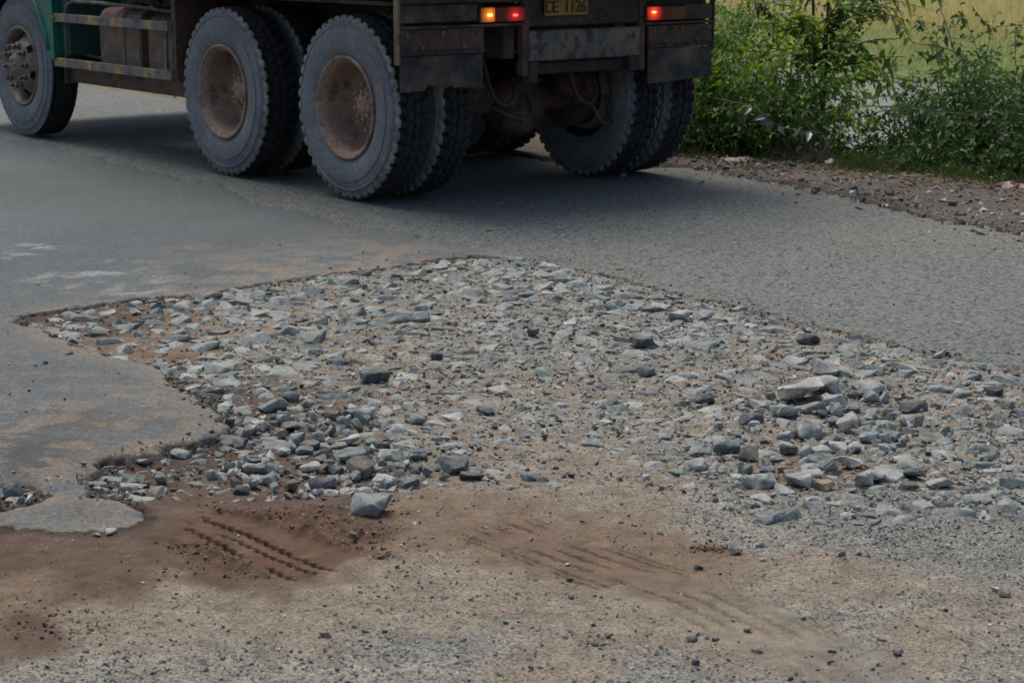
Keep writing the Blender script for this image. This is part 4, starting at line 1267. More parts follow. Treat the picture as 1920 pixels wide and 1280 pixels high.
def mat_lens(name, base, glow, centre, rad, s):
    """a lens lit from inside by its bulb"""
    m, nt, bs = new_mat(name)
    bs.inputs['Base Color'].default_value = (*base, 1)
    bs.inputs['Roughness'].default_value = 0.4
    tc = N(nt, 'ShaderNodeTexCoord').outputs['Object']
    d = N(nt, 'ShaderNodeVectorMath', operation='DISTANCE')
    nt.links.new(tc, d.inputs[0]); d.inputs[1].default_value = centre
    mr = N(nt, 'ShaderNodeMapRange'); mr.inputs[1].default_value = 0.0; mr.inputs[2].default_value = rad
    mr.inputs[3].default_value = 1.0; mr.inputs[4].default_value = 0.0
    nt.links.new(d.outputs['Value'], mr.inputs[0])
    pw = N(nt, 'ShaderNodeMath', operation='POWER'); nt.links.new(mr.outputs[0], pw.inputs[0]); pw.inputs[1].default_value = 2.2
    ml = N(nt, 'ShaderNodeMath', operation='MULTIPLY'); nt.links.new(pw.outputs[0], ml.inputs[0]); ml.inputs[1].default_value = s
    bs.inputs['Emission Color'].default_value = (*glow, 1)
    nt.links.new(ml.outputs[0], bs.inputs['Emission Strength'])
    return m


def tyre_mesh(name, lugs=44, rib=False, W=0.26):
    """outer face at y=0, inward to y=-W; treaded all round"""
    side = [(-0.034, .281), (-0.022, .297), (-0.010, .318), (-0.003, .350), (0.0, .388), (-0.002, .420), (-0.007, .421), (-0.009, .445), (-0.013, .462), (-0.009, .468),
            (-0.012, .475), (-0.018, .478), (-0.019, .492), (-0.021, .498), (-0.024, .515)]
    tr_y = np.linspace(-0.030, -(W - 0.030), 27)
    prof = side + [(float(y), 0.525) for y in tr_y] + [(-W - y, r) for y, r in side[::-1]]
    sub = 6
    n = lugs * sub
    m = len(prof)
    ns = len(side)
    V = np.zeros((n, m, 3))
    cy = -W / 2
    for k in range(n):
        a = 2 * math.pi * k / n
        ph = (k % sub) / sub
        for j, (y, r) in enumerate(prof):
            t = (y - cy) / (W / 2)
            rr = r
            if ns <= j < m - ns:
                rr -= 0.007 * t * t
                if rib:
                    if min(abs(t - q) for q in (-0.55, -0.18, 0.18, 0.55)) < 0.05: rr -= 0.014
                    if abs(t) > 0.8 and ph > 0.7: rr -= 0.006
                else:
                    # chevron blocks with zigzag grooves
                    p2 = (ph + 0.55 * abs(t) + (0.5 if t > 0 else 0)) % 1.0
                    if abs(t) > 0.42 and p2 > 0.60: rr -= 0.019
                    if abs(t) <= 0.42 and p2 > 0.80: rr -= 0.012
                    zz = 0.035 * (1 if ph < 0.5 else -1)
                    if min(abs(t - q - zz) for q in (-0.40, 0.0, 0.40)) < 0.045: rr -= 0.015
            elif j in (ns - 1, ns - 2, ns - 3, m - ns, m - ns + 1, m - ns + 2):
                tt = 1 if j < ns else -1
                p2 = (ph + 0.55 * 0.9 + (0.5 if tt > 0 else 0)) % 1.0
                dd = {0: 1.0, 1: 0.8, 2: 0.5}[min(abs(j - (ns - 1)), abs(j - (m - ns)))]
                if p2 > 0.60: rr -= (0.003 if rib else 0.018) * dd
                y = y - tt * (0.0 if p2 <= 0.6 else (0.001 if rib else 0.004))
            V[k, j] = (rr * math.cos(a), y, rr * math.sin(a))
    idx = np.arange(n * m).reshape(n, m)
    A = idx; B = np.roll(idx, -1, axis=0)
    F = np.stack([A[:, :-1], A[:, 1:], B[:, 1:], B[:, :-1]], -1).reshape(-1, 4)
    me = np_mesh(name, V.reshape(-1, 3), F, True)
    me.materials.append(M['rubber']); me.materials.append(M['tread']); me.materials.append(M['lug'])
    mi = np.zeros((n, m - 1), dtype=np.int32); mi[:, ns:m - ns - 1] = 1
    if not rib: mi[:, ns - 2:ns + 1] = 2
    me.polygons.foreach_set('material_index', mi.ravel())
    me.set_sharp_from_angle(angle=R(38))
    return me


def wheel_mesh_rear():
    b = MB()
    b.lathe([(-0.020, .270), (-0.006, .278), (-0.003, .290), (-0.008, .2965), (-0.020, .2965)], 72)
    b.lathe([(-0.020, .270), (-0.030, .258), (-0.055, .250), (-0.10, .243), (-0.20, .236), (-0.219, .222), (-0.226, .20), (-0.226, .10)], 72)
    me_o = b.build('wheel', M['rim'])
    return me_o


def wheel_mesh_front():
    b = MB()
    b.lathe([(-0.024, .268), (-0.010, .276), (-0.006, .290), (-0.010, .2965), (-0.022, .2965)], 72)
    b.lathe([(-0.024, .268), (-0.045, .256), (-0.11, .248), (-0.13, .240)], 72)
    # dish with hand holes
    b.lathe([(-0.125, .246), (-0.085, .236), (-0.060, .225), (-0.030, .195), (-0.012, .18), (0.006, .165), (0.008, .10)], 60,
            skip=lambda k, j: j in (2, 3) and (k % 10) in (4, 5, 6))
    b.lathe([(-0.15, .05), (-0.15, .24)], 40)
    return b.build('wheel', M['hubgrey'])


def ring_bolts(b, n, rad, r, y0, y1, seg=6, a0=0.0):
    for k in range(n):
        a = a0 + 2 * math.pi * k / n
        b.tube([(rad * math.cos(a), y0, rad * math.sin(a)), (rad * math.cos(a), y1, rad * math.sin(a))], r, seg)
    return b


ty_rear = tyre_mesh('tyre', 44)
ty_front = tyre_mesh('tyre', 60, True)
proto = {}


def make_wheel(kind, truck):
    """kind: 'outer', 'inner', 'front'"""
    if kind == 'front':
        wo = wheel_mesh_front()
    else:
        wo = wheel_mesh_rear()
    tag(wo)
    t = link_mesh('tyre', ty_front if kind == 'front' else ty_rear, None, wo)
    if kind == 'outer':
        b = MB()
        b.lathe([(-0.226, .10), (-0.20, .098), (-0.197, .110), (-0.182, .110), (-0.180, .088), (-0.145, .082), (-0.140, .062), (-0.130, .058), (-0.130, .0001)], 32)
        ring_bolts(b, 12, .098, .010, -0.182, -0.160)
        ring_bolts(b, 8, .07, .009, -0.145, -0.124)
        b.build('hub', M['hub'], wo)
        nut = None
        for k in range(10):
            a = 2 * math.pi * k / 10
            if nut is None:
                c = MB(); c.tube([(0, -0.228, 0), (0, -0.198, 0)], .019, 6); c.tube([(0, -0.198, 0), (0, -0.165, 0)], .011, 6)
                nn = c.build('lug_nut', M['hub'], wo); nut = nn.data
            else:
                nn = link_mesh('lug_nut', nut, None, wo)
            nn.location = (.1425 * math.cos(a), 0, .1425 * math.sin(a))
    if kind == 'front':
        b = MB()
        b.lathe([(0.004, .112), (0.016, .108), (0.020, .085), (0.045, .078), (0.052, .060), (0.054, .0001)], 32)
        ring_bolts(b, 6, .05, .008, 0.052, 0.064)
        b.build('hub', M['hubgrey'], wo)
        nut = None
        for k in range(10):
            a = 2 * math.pi * (k + .3) / 10
            if nut is None:
                c = MB(); c.tube([(0, 0.0, 0), (0, 0.034, 0)], [.024, .020], 6); c.tube([(0, 0.034, 0), (0, 0.064, 0)], .0125, 8)
                nn = c.build('lug_nut', M['hubgrey'], wo); nut = nn.data
            else:
                nn = link_mesh('lug_nut', nut, None, wo)
            nn.location = (.150 * math.cos(a), 0, .150 * math.sin(a))
    return wo


def copy_tree(o, parent):
    c = o.copy(); col.objects.link(c); c.parent = parent
    for ch in list(o.children): copy_tree(ch, c)
    return c


truck = empty('dump_truck', (TRK[0], TRK[1], 0.012), math.pi / 2 + TA)
tag(truck, 'dirty tipper truck with green cab, dusty rear wheels and lit tail lamps driving away', 'truck')
XM, XF, WY = 1.3956, 4.41, -2.30
protoO = make_wheel('outer', truck); protoI = make_wheel('inner', truck); protoF = make_wheel('front', truck)
first = {}
for kind, pr, x, y, flip, rot in [
    ('o', protoO, 0, 0, 0, .1), ('i', protoI, 0, -0.30, 0, .3), ('o', protoO, XM, 0, 0, .6), ('i', protoI, XM, -0.30, 0, .2),
    ('o', protoO, 0, WY, 1, .4), ('i', protoI, 0, WY + 0.30, 1, .7), ('o', protoO, XM, WY, 1, .1), ('i', protoI, XM, WY + 0.30, 1, .5),
    ('f', protoF, XF, 0.0, 0, .25), ('f', protoF, XF, WY, 1, .6)]:
    if kind not in first:
        first[kind] = pr; o = pr; o.parent = truck
    else:
        o = copy_tree(pr, truck)
    o.location = (x, y, 0.522)
    o.rotation_euler = (0, rot, math.pi if flip else 0)
    o.rotation_mode = 'XYZ'


def spl(pts, k=6):
    pts = [np.array(p, float) for p in pts]
    out = []
    for i in range(len(pts) - 1):
        p0 = pts[max(i - 1, 0)]; p1 = pts[i]; p2 = pts[i + 1]; p3 = pts[min(i + 2, len(pts) - 1)]
        for t in np.linspace(0, 1, k + 1)[:-1]:
            out.append(.5 * ((2 * p1) + (-p0 + p2) * t + (2 * p0 - 5 * p1 + 4 * p2 - p3) * t * t + (-p0 + 3 * p1 - 3 * p2 + p3) * t ** 3))
    return out + [pts[-1]]


def P(name, mb, mk, parent=None, label=None):
    o = mb.build(name, M[mk], parent or truck)
    if label: o['label'] = label
    return o


YC = WY / 2
# frame, axles, springs
for y in (YC + 0.42, YC - 0.42):
    b = MB(); b.bx(-0.60, 5.3, y - 0.04, y + 0.04, 0.80, 1.06, 0.006); P('chassis_rail', b, 'chassis')
    b = MB()
    for k in range(7): b.bx(XM / 2 - 0.80 + .08 * k, XM / 2 + 0.80 - .08 * k, y - 0.045 + (.13 if y > YC else -.13), y + 0.045 + (.13 if y > YC else -.13), 0.60 + k * .021, 0.619 + k * .021)
    P('leaf_spring', b, 'chassis')
for x in (0.9, 2.0, 3.1, -0.5):
    b = MB(); b.bx(x - .05, x + .05, YC - .38, YC + .38, 0.84, 1.0, .01); P('cross_member', b, 'chassis')
for x in (0, XM):
    b = MB()
    b.bx(x - .075, x + .075, WY + .58, -.58, 0.435, 0.585, 0.02)
    ring = [(-0.17, .0001), (-0.165, .07), (-0.13, .13), (-0.06, .165), (0.06, .165), (0.13, .13), (0.15, .07), (0.15, .0001)]
    o = P('axle_housing', b, 'rust')
    b = MB()
    M4 = Matrix.Rotation(math.pi / 2, 4, 'Z')
    b.lathe([(p[0], p[1] * 1.15) for p in ring], 28)
    bmesh.ops.transform(b.bm, matrix=Matrix.Translation((x - .02, YC - 0.06, 0.47)) @ M4, verts=b.bm.verts[:])
    P('differential', b, 'rust')
    for s_ in (-.60, WY + .60):
        b = MB(); b.lathe([(-.07, .0001), (-.07, .20), (.07, .21), (.07, .0001)], 32, (x, s_, 0.522))
        P('brake_drum', b, 'rust')
    for s_ in (YC + .38, YC - .36):
        b = MB()
        b.lathe([(-.09, .0001), (-.09, .07), (-.02, .085), (-.015, .095), (.015, .095), (.02, .085), (.08, .07), (.08, .0001)], 20, (x - .17, s_, 0.60))
        b.tube([(x - .17, s_, .60), (x - .06, s_, .53)], .02)
        P('brake_chamber', b, 'rust')
b = MB(); b.tube([(XM + .1, YC, .55), (XM + 2.2, YC, .80), (5.0, YC, .85)], .05, 10); P('drive_shaft', b, 'chassis')
b = MB(); b.bx(XF - .06, XF + .06, WY + .3, -.3, .44, .56, .02); P('front_axle', b, 'chassis')
for (x, y, z, dx) in [(-.30, YC + .28, .76, 0), (-.32, YC - .34, .74, .02)]:
    b = MB(); b.tube(spl([(x, y + .10, z + .06), (x - .02, y + .07, z - .12), (x - .03, y + .02, z - .22), (x - .03, y - .06, z - .25), (x - .01, y - .13, z - .20), (x + .04, y - .15, z - .10)]), .013, 7)
    P('brake_hose', b, 'hose')
b = MB(); b.tube(spl([(-.28, YC + .30, .50), (-.34, YC + .20, .44), (-.34, YC + .10, .42), (-.28, YC + 0.0, .47), (-.2, YC - .02, .56)]), .012, 7); P('brake_hose', b, 'hose')
b = MB(); b.tube(spl([(-.30, YC - .44, .50), (-.35, YC - .47, .40), (-.35, YC - .52, .36), (-.34, YC - .58, .39), (-.26, YC - .60, .52)]), .013, 7); P('brake_hose', b, 'hose')
# rear members
X0 = -0.65
b = MB(); b.bx(X0 - .012, X0 + .05, -1.672, -.835, .783, .955, .008); 
o = P('rear_cross_bar', b, 'steel')
for (y, z, r) in [(-.885, .872, .016), (-.945, .872, .010), (-1.56, .872, .014), (-1.27, .905, .008)]:
    c = MB(); c.lathe([(-.004, .0001), (-.004, r), (.002, r)], 14)
    bmesh.ops.transform(c.bm, matrix=Matrix.Translation((X0 - .014, y, z)) @ Matrix.Rotation(math.pi / 2, 4, 'Z'), verts=c.bm.verts[:])
    c.build('bolt', M['chassis'], o)
b = MB(); b.bx(X0 + .06, X0 + .16, -1.66, -.86, .70, .775, .01); b.bx(X0 - .0, X0 + .06, -1.67, -1.60, .70, .78); b.bx(X0, X0 + .06, -.90, -.84, .66, .78); P('tow_bracket', b, 'chassis')
b = MB(); b.bx(X0 + .02, X0 + .07, -1.72, -.80, .975, 1.24, .008); P('rear_panel', b, 'chassis')
b = MB()
th = [(math.cos(t_) * .028, math.sin(t_) * .028) for t_ in np.linspace(0, 2 * math.pi, 15)]
b.tube([(X0 - .02, -1.375 + p[0], 1.035 + p[1]) for p in th], .007, 6, False); P('tow_ring', b, 'rust')
for y_ in (-.80, -1.685):
    b = MB(); b.bx(X0 + .012, X0 + .06, y_, y_ - .045, .70, 1.11); P('bracket_post', b, 'rust')
for y_ in (-.01, -1.72):
    b = MB(); b.bx(X0 + .062, X0 + .075, y_, y_ - .555, .86, 1.11); P('lamp_back_plate', b, 'chassis')
# licence plate with its writing
m, nt, bs = new_mat('plate_yellow')
tcn = N(nt, 'ShaderNodeTexCoord').outputs['Object']
nt.links.new(ramp(nt, [(0.4, (0.36, 0.20, 0.012)), (0.65, (0.24, 0.13, 0.02))], noise(nt, tcn, 14, 5)).outputs[0], bs.inputs['Base Color'])
bs.inputs['Roughness'].default_value = 0.45
M['plate'] = m
M['ink'] = simple_mat('plate_ink', (0.012, 0.012, 0.012), 0.5)
b = MB(); b.bx(X0 - .012, X0 - .004, -1.262, -.942, 1.035, 1.245, .003); plate = P('licence_plate', b, 'plate')


def text(body, size, loc, parent, mk, name='lettering'):
    cu = bpy.data.curves.new('t', 'FONT'); cu.body = body; cu.size = size; cu.align_x = 'CENTER'; cu.extrude = 0.0012; cu.offset = 0.0009
    cu.resolution_u = 3
    to = bpy.data.objects.new('t', cu); col.objects.link(to)
    dg = bpy.context.evaluated_depsgraph_get()
    me = bpy.data.meshes.new_from_object(to.evaluated_get(dg))
    bpy.data.objects.remove(to)
    me.materials.clear(); me.materials.append(M[mk])
    o = link_mesh(name, me, None, parent, loc)
    return o


for word, z in (('DE 1126', 1.052), ('15', 1.142)):
    for k, ch in enumerate(word):
        if ch == ' ': continue
        t_ = text(ch, .098, (X0 - .014, -1.102 - (k - (len(word) - 1) / 2) * .042, z), plate, 'ink', 'letter' if ch.isalpha() else 'digit')
        # readable from behind the truck: text x axis runs to -Y
        t_.rotation_euler = (math.pi / 2, 0, -math.pi / 2)
# lamps
amb_b = emis('bulb_amber', (1.0, 0.42, 0.06), 4)
red_b = emis('bulb_red', (1.0, 0.08, 0.05), 1.6)
hot_b = emis('bulb_hot', (1.0, 0.16, 0.04), 4)


def lamp(y0, y1, z0, z1, parts, label):
    b = MB(); b.bx(X0 - .012, X0 + .05, y0, y1, z0, z1, .005)
    ho = P('tail_lamp', b, 'chassis', None, label)
    for (a, c, base, glow, bulb, s_, bm_) in parts:
        q = MB(); q.bx(X0 - .026, X0 - .0125, a, c, z0 + .006, z1 - .006, .004)
        mm = mat_lens('lens', base, glow, (X0 - .026, bulb[0] if bulb else 0, bulb[1] if bulb else 0), 0.085, s_)
        q.build('lens', mm, ho)
        if bulb:
            q = MB(); q.box((X0 - .028, bulb[0], bulb[1]), (.006, .034, .012), None, .004)
            q.build('bulb', bm_, ho)
    return ho


AMB, RED, DRED = (0.30, 0.09, 0.012), (0.16, 0.008, 0.012), (0.07, 0.006, 0.008)
lamp(-.475, -.80, 1.008, 1.098, [(-.480, -.575, AMB, (1, .22, .02), (-.535, 1.052), .75, amb_b), (-.577, -.795, RED, (.9, .02, .03), (-.715, 1.047), .35, red_b)], 'tail lamp with lit amber and red lenses')
lamp(-1.715, -2.03, .983, 1.073, [(-1.720, -1.90, RED, (1, .05, .02), (-1.765, 1.036), .8, hot_b), (-1.902, -2.025, (0.14, .04, .01), (1, .2, .02), None, 0, None)], 'tail lamp with glowing red lens')
b = MB(); b.bx(X0 - .004, X0 + .04, .03, -.47, 1.02, 1.115, .005); b.bx(X0 - .02, X0 + .04, .03, -.80, .988, 1.003, .003); P('lamp_board', b, 'flap')
b = MB(); b.bx(X0 - .004, X0 + .04, -2.033, -2.27, .985, 1.075, .005); b.bx(X0 - .018, X0 + .04, -1.72, -2.27, .962, .976, .003); P('lamp_board', b, 'flap_up')
b = MB(); b.bx(X0 + .03, X0 + .09, .03, -2.28, 1.115, 1.22, .008); P('rear_beam', b, 'body')


def flap(y0, y1, zt, zm, zb, jag):
    b = MB(); b.bx(X0 - .006, X0 + .010, y0, y1, zm, zt, .002)
    top_ = P('mud_flap', b, 'flap_up')
    n = len(jag)
    pts = [(y0, zm - .004), (y0, zb + jag[0])]
    for i in range(1, n - 1):
        pts.append((y0 + (y1 - y0) * i / (n - 1), zb + jag[i]))
    pts += [(y1, zb + jag[-1]), (y1, zm - .004)]
    c = MB(); c.prism(pts, 'x', X0 - .002, X0 + .006); c.build('flap_rubber', M['flap'], top_)
    c = MB(); c.bx(X0 - .016, X0 - .0065, y0 + .002, y1 - .002, zm + .002, zm + .026, .002)
    for k in range(6):
        yy_ = y0 + (y1 - y0) * (k + .5) / 6
        c.bx(X0 - .022, X0 - .0165, yy_ - .01, yy_ + .01, zm + .006, zm + .022)
    c.build('hinge_strip', M['chassis'], top_)
    for (fy, fz) in [(.07, .8), (.5, .85), (.93, .8), (.25, .3), (.75, .3)]:
        c = MB(); yy_ = y0 + (y1 - y0) * fy; zz_ = zm + (zt - zm) * fz
        c.tube([(X0 - .006, yy_, zz_), (X0 - .016, yy_, zz_)], .011, 6); c.build('bolt', M['steel'], top_)
    return top_


flap(.055, -.505, .985, .845, .655, [0.0, -.002, .0, .0, .0, .030, .022, .010, .006, .018, .004, .010, .004, .003, -.006, -.002])
flap(-1.745, -2.27, .955, .825, .625, [-.012, -.008, -.006, -.004, -.002, .0, .004, .006, .01, .012])
b = MB(); b.bx(X0 - .01, X0 + .03, .06, .074, .80, 1.22); P('flap_bracket', b, 'strap')
b = MB(); b.bx(X0 - .01, X0 + .03, -2.285, -2.275, .80, 1.22); P('flap_bracket', b, 'rust')
# tipper body: floor, beams, ribbed sides and tailgate
b = MB(); b.bx(-.85, 3.1, .06, -2.36, 1.24, 1.32); P('body_floor', b, 'body')
for x in np.linspace(-.4, 2.9, 6):
    b = MB(); b.bx(x - .04, x + .04, .05, -2.35, 1.14, 1.235); P('floor_beam', b, 'chassis')
for y in (.06, -2.36):
    b = MB(); b.bx(-.85, 3.1, y - .02, y + .02, 1.325, 2.35)
    so = P('body_side', b, 'body')
    for x in np.linspace(-.8, 3.05, 8):
        c = MB(); s_ = .05 if y > 0 else -.05
        c.bx(x - .04, x + .04, y + (.022 if y > 0 else -.022), y + s_ + (.022 if y > 0 else -.022), 1.33, 2.33); c.build('rib', M['body'], so)
b = MB(); b.bx(-.90, -.855, .05, -2.35, 1.25, 2.3); tg = P('tailgate', b, 'body')
for y in np.linspace(0, -2.3, 5):
    c = MB(); c.bx(-.95, -.903, y - .03, y + .03, 1.26, 2.28); c.build('rib', M['body'], tg)
b = MB(); b.bx(3.06, 3.098, .035, -2.335, 1.33, 2.7); P('headboard', b, 'body')
# rusty guard plate in front of the middle wheels
b = MB(); b.bx(1.99, 2.02, -.02, -.60, .59, 1.235, .004); b.bx(2.022, 2.06, -.03, -.06, .59, 1.235); P('mud_guard', b, 'rust')
b = MB(); b.bx(2.02, 2.075, -.085, -.12, .56, 1.2); P('guard_post', b, 'chassis')
# mudguard skin behind the wheels keeps the underside dark
b = MB(); b.bx(-.55, 1.95, -.05, -.62, 1.105, 1.125); P('mud_guard', b, 'chassis')
b = MB(); b.bx(-.55, 1.95, WY + .05, WY + .62, 1.105, 1.125); P('mud_guard', b, 'chassis')


# tanks with rounded shoulders behind the guard rails
def tank(x0, x1, y0, y1, z0, z1, name='fuel_tank'):
    r = .09
    cs = [(y0, z0 + .03), (y0, z1 - r)] + [(y0 - r + r * math.cos(t), z1 - r + r * math.sin(t)) for t in np.linspace(.3, math.pi / 2, 5)] + \
         [(y1 + r, z1), (y1, z1 - r), (y1, z0 + .03), (y1 + .03, z0), (y0 - .03, z0)]
    b = MB(); b.prism(cs, 'x', x0, x1)
    for f in b.bm.faces: f.smooth = False
    o = P(name, b, 'tank')
    return o, cs


def strap(o, cs, x, w_=.03):
    cy_ = sum(p[0] for p in cs) / len(cs); cz_ = sum(p[1] for p in cs) / len(cs)
    big = [(cy_ + (p[0] - cy_) * 1.03 + (.0), cz_ + (p[1] - cz_) * 1.02) for p in cs]
    b = MB(); b.prism(big, 'x', x - w_ / 2, x + w_ / 2); b.build('strap', M['strap'], o)


t1, cs = tank(2.62, 3.24, -.10, -.62, .545, .985)
strap(t1, cs, 2.88); strap(t1, cs, 2.655)
b = MB(); b.lathe([(0, .0001), (.0, .045), (.03, .045), (.03, .0001)], 18)
bmesh.ops.transform(b.bm, matrix=Matrix.Translation((3.0, -.3, .985)) @ Matrix.Rotation(math.pi / 2, 4, 'X'), verts=b.bm.verts[:]); b.build('filler_cap', M['steel'], t1)
t2, cs = tank(2.08, 2.56, -.12, -.6, .53, .96, 'battery_box')
strap(t2, cs, 2.17, .025)
b = MB(); b.bx(2.03, 3.84, -.14, -.17, .43, .555, .004); b.bx(3.815, 3.845, -.10, -.55, .42, .63); b.bx(2.1, 3.8, -.171, -.6, .43, .445); P('side_skirt', b, 'rust')
gr_ = MB(); gr_.bx(2.03, 3.745, .0, .018, .872, .932, .003); rail1 = P('guard_rail', gr_, 'rail')
gr_ = MB(); gr_.bx(2.0, 3.755, .0, .018, .555, .618, .003); rail2 = P('guard_rail', gr_, 'rail')
for x, h0 in ((3.60, .935),):
    b = MB()
    b.tube([(x, -.015, .56), (x, -.015, h0), (x - .02, -.02, h0 + .055), (x - .09, -.03, h0 + .082), (x - .35, -.05, h0 + .085), (x - .9, -.08, h0 + .075), (x - 1.5, -.10, h0 + .05)], .013, 8)
    P('guard_tube', b, 'steel')
b = MB(); b.bx(2.09, 2.13, -.002, -.02, .60, .89); P('guard_post', b, 'steel')
c = MB(); c.tube([(3.71, .019, .902), (3.71, .032, .902)], .014, 6); c.build('bolt', M['steel'], rail1)
b = MB(); b.tube([(3.1, -.2, .60), (3.85, -.12, .66)], .012); b.tube([(2.6, -.25, 1.02), (2.75, -.15, 1.06), (2.95, -.2, 1.03), (3.05, -.3, 1.08)], .028, 8); P('air_pipe', b, 'hose')
b = MB()
for k in range(9):
    b.tube([(2.15 + .1 * k, -.2 - .02 * (k % 3), 1.0), (2.2 + .1 * k, -.16, 1.03 + .01 * (k % 2)), (2.26 + .1 * k, -.22, 1.01)], .008, 5)
P('cable', b, 'hose')
# green cab
arch = [(XF + .62 * math.cos(t), .522 + .62 * math.sin(t)) for t in np.linspace(R(166), R(14), 24)]
pts = [(3.86, .60)] + [(3.87, .615)] + arch[:] + [(5.03, .62), (5.45, .60), (5.52, 1.4), (5.40, 2.55), (3.98, 2.60), (3.74, 2.5), (3.72, .60)]
pts = pts[1:]
for y0_, y1_ in ((.03, -.03), (WY - .03, WY + .03)):
    b = MB(); b.prism(pts, 'y', y0_, y1_)
    cp = P('cab_side', b, 'green')
    s_ = .0015 if y0_ > -1 else -.0015
    c = MB(); yy_ = (.030 if y0_ > -1 else WY - .030)
    c.bx(4.25, 5.2, yy_ + s_, yy_ + 6 * s_, 1.75, 2.35, .001); c.build('window', M['glass'], cp)
    c = MB(); c.tube([(q[0], yy_ - (0.0 if y0_ > -1 else 0), q[1]) for q in arch], .018, 8); c.build('fender_lip', M['green'], cp)
b = MB(); b.bx(3.56, 3.60, -.02, -.62, .64, 1.30); b.bx(3.601, 3.73, -.03, -.07, .64, 1.30)
for k in range(3): b.bx(3.545, 3.56, -.12 - .16 * k, -.15 - .16 * k, .66, 1.28)
P('cab_rear_fender', b, 'green_dark')
b = MB(); b.bx(3.66, 3.715, -.035, WY + .035, 1.10, 2.5); P('cab_back', b, 'green')
b = MB(); b.bx(5.40, 5.46, -.032, WY + .032, .62, 2.5); cf = P('cab_front', b, 'green')
c = MB(); c.bx(5.463, 5.475, -.15, WY + .15, 1.6, 2.35); c.build('windscreen', M['glass'], cf)
b = MB(); b.bx(3.75, 5.4, -.035, WY + .035, 2.55, 2.6); P('cab_roof', b, 'green')
b = MB(); b.bx(3.76, 5.38, -.36, WY + .36, .70, 1.15); P('engine', b, 'chassis')
b = MB(); b.bx(5.46, 5.60, .02, WY - .02, .45, .68, .02); P('bumper', b, 'green_dark')
b = MB(); b.bx(3.80, 5.1, -.05, -.34, 1.16, 1.18); b.bx(3.80, 5.1, WY + .05, WY + .34, 1.16, 1.18); P('wheel_arch', b, 'chassis')

# ------------------------------------------------------------------ plants
G1 = [(0.0, (0.030, 0.085, 0.014)), (0.4, (0.06, 0.155, 0.024)), (0.8, (0.10, 0.22, 0.035)), (1.0, (0.18, 0.27, 0.05))]
G2 = [(0.0, (0.026, 0.068, 0.022)), (0.5, (0.045, 0.11, 0.034)), (0.9, (0.07, 0.145, 0.042)), (1.0, (0.13, 0.17, 0.05))]
G3 = [(0.0, (0.05, 0.11, 0.018)), (0.5, (0.11, 0.19, 0.03)), (0.85, (0.20, 0.26, 0.05)), (1.0, (0.32, 0.26, 0.06))]
M['leaf_a'] = mat_leaf('leaves_mid_green', G1, 0.38)
M['leaf_b'] = mat_leaf('leaves_dark_green', G2, 0.3)
M['leaf_c'] = mat_leaf('leaves_yellow_green', G3, 0.5)
M['leaf_silver'] = mat_leaf('leaves_silver', [(0, (0.10, 0.14, 0.14)), (1, (0.18, 0.225, 0.22))], 0.1, 0.35)
M['leaf_dead'] = mat_leaf('leaves_dead', [(0, (0.04, 0.025, 0.018)), (1, (0.08, 0.05, 0.03))], 0.15)
M['stem'] = simple_mat('stems', (0.075, 0.06, 0.04), 0.8, 0, (0.12, 0.095, 0.06), 12)
M['stem_grey'] = simple_mat('dry_twigs', (0.11, 0.085, 0.065), 0.8, 0, (0.17, 0.14, 0.11), 12)


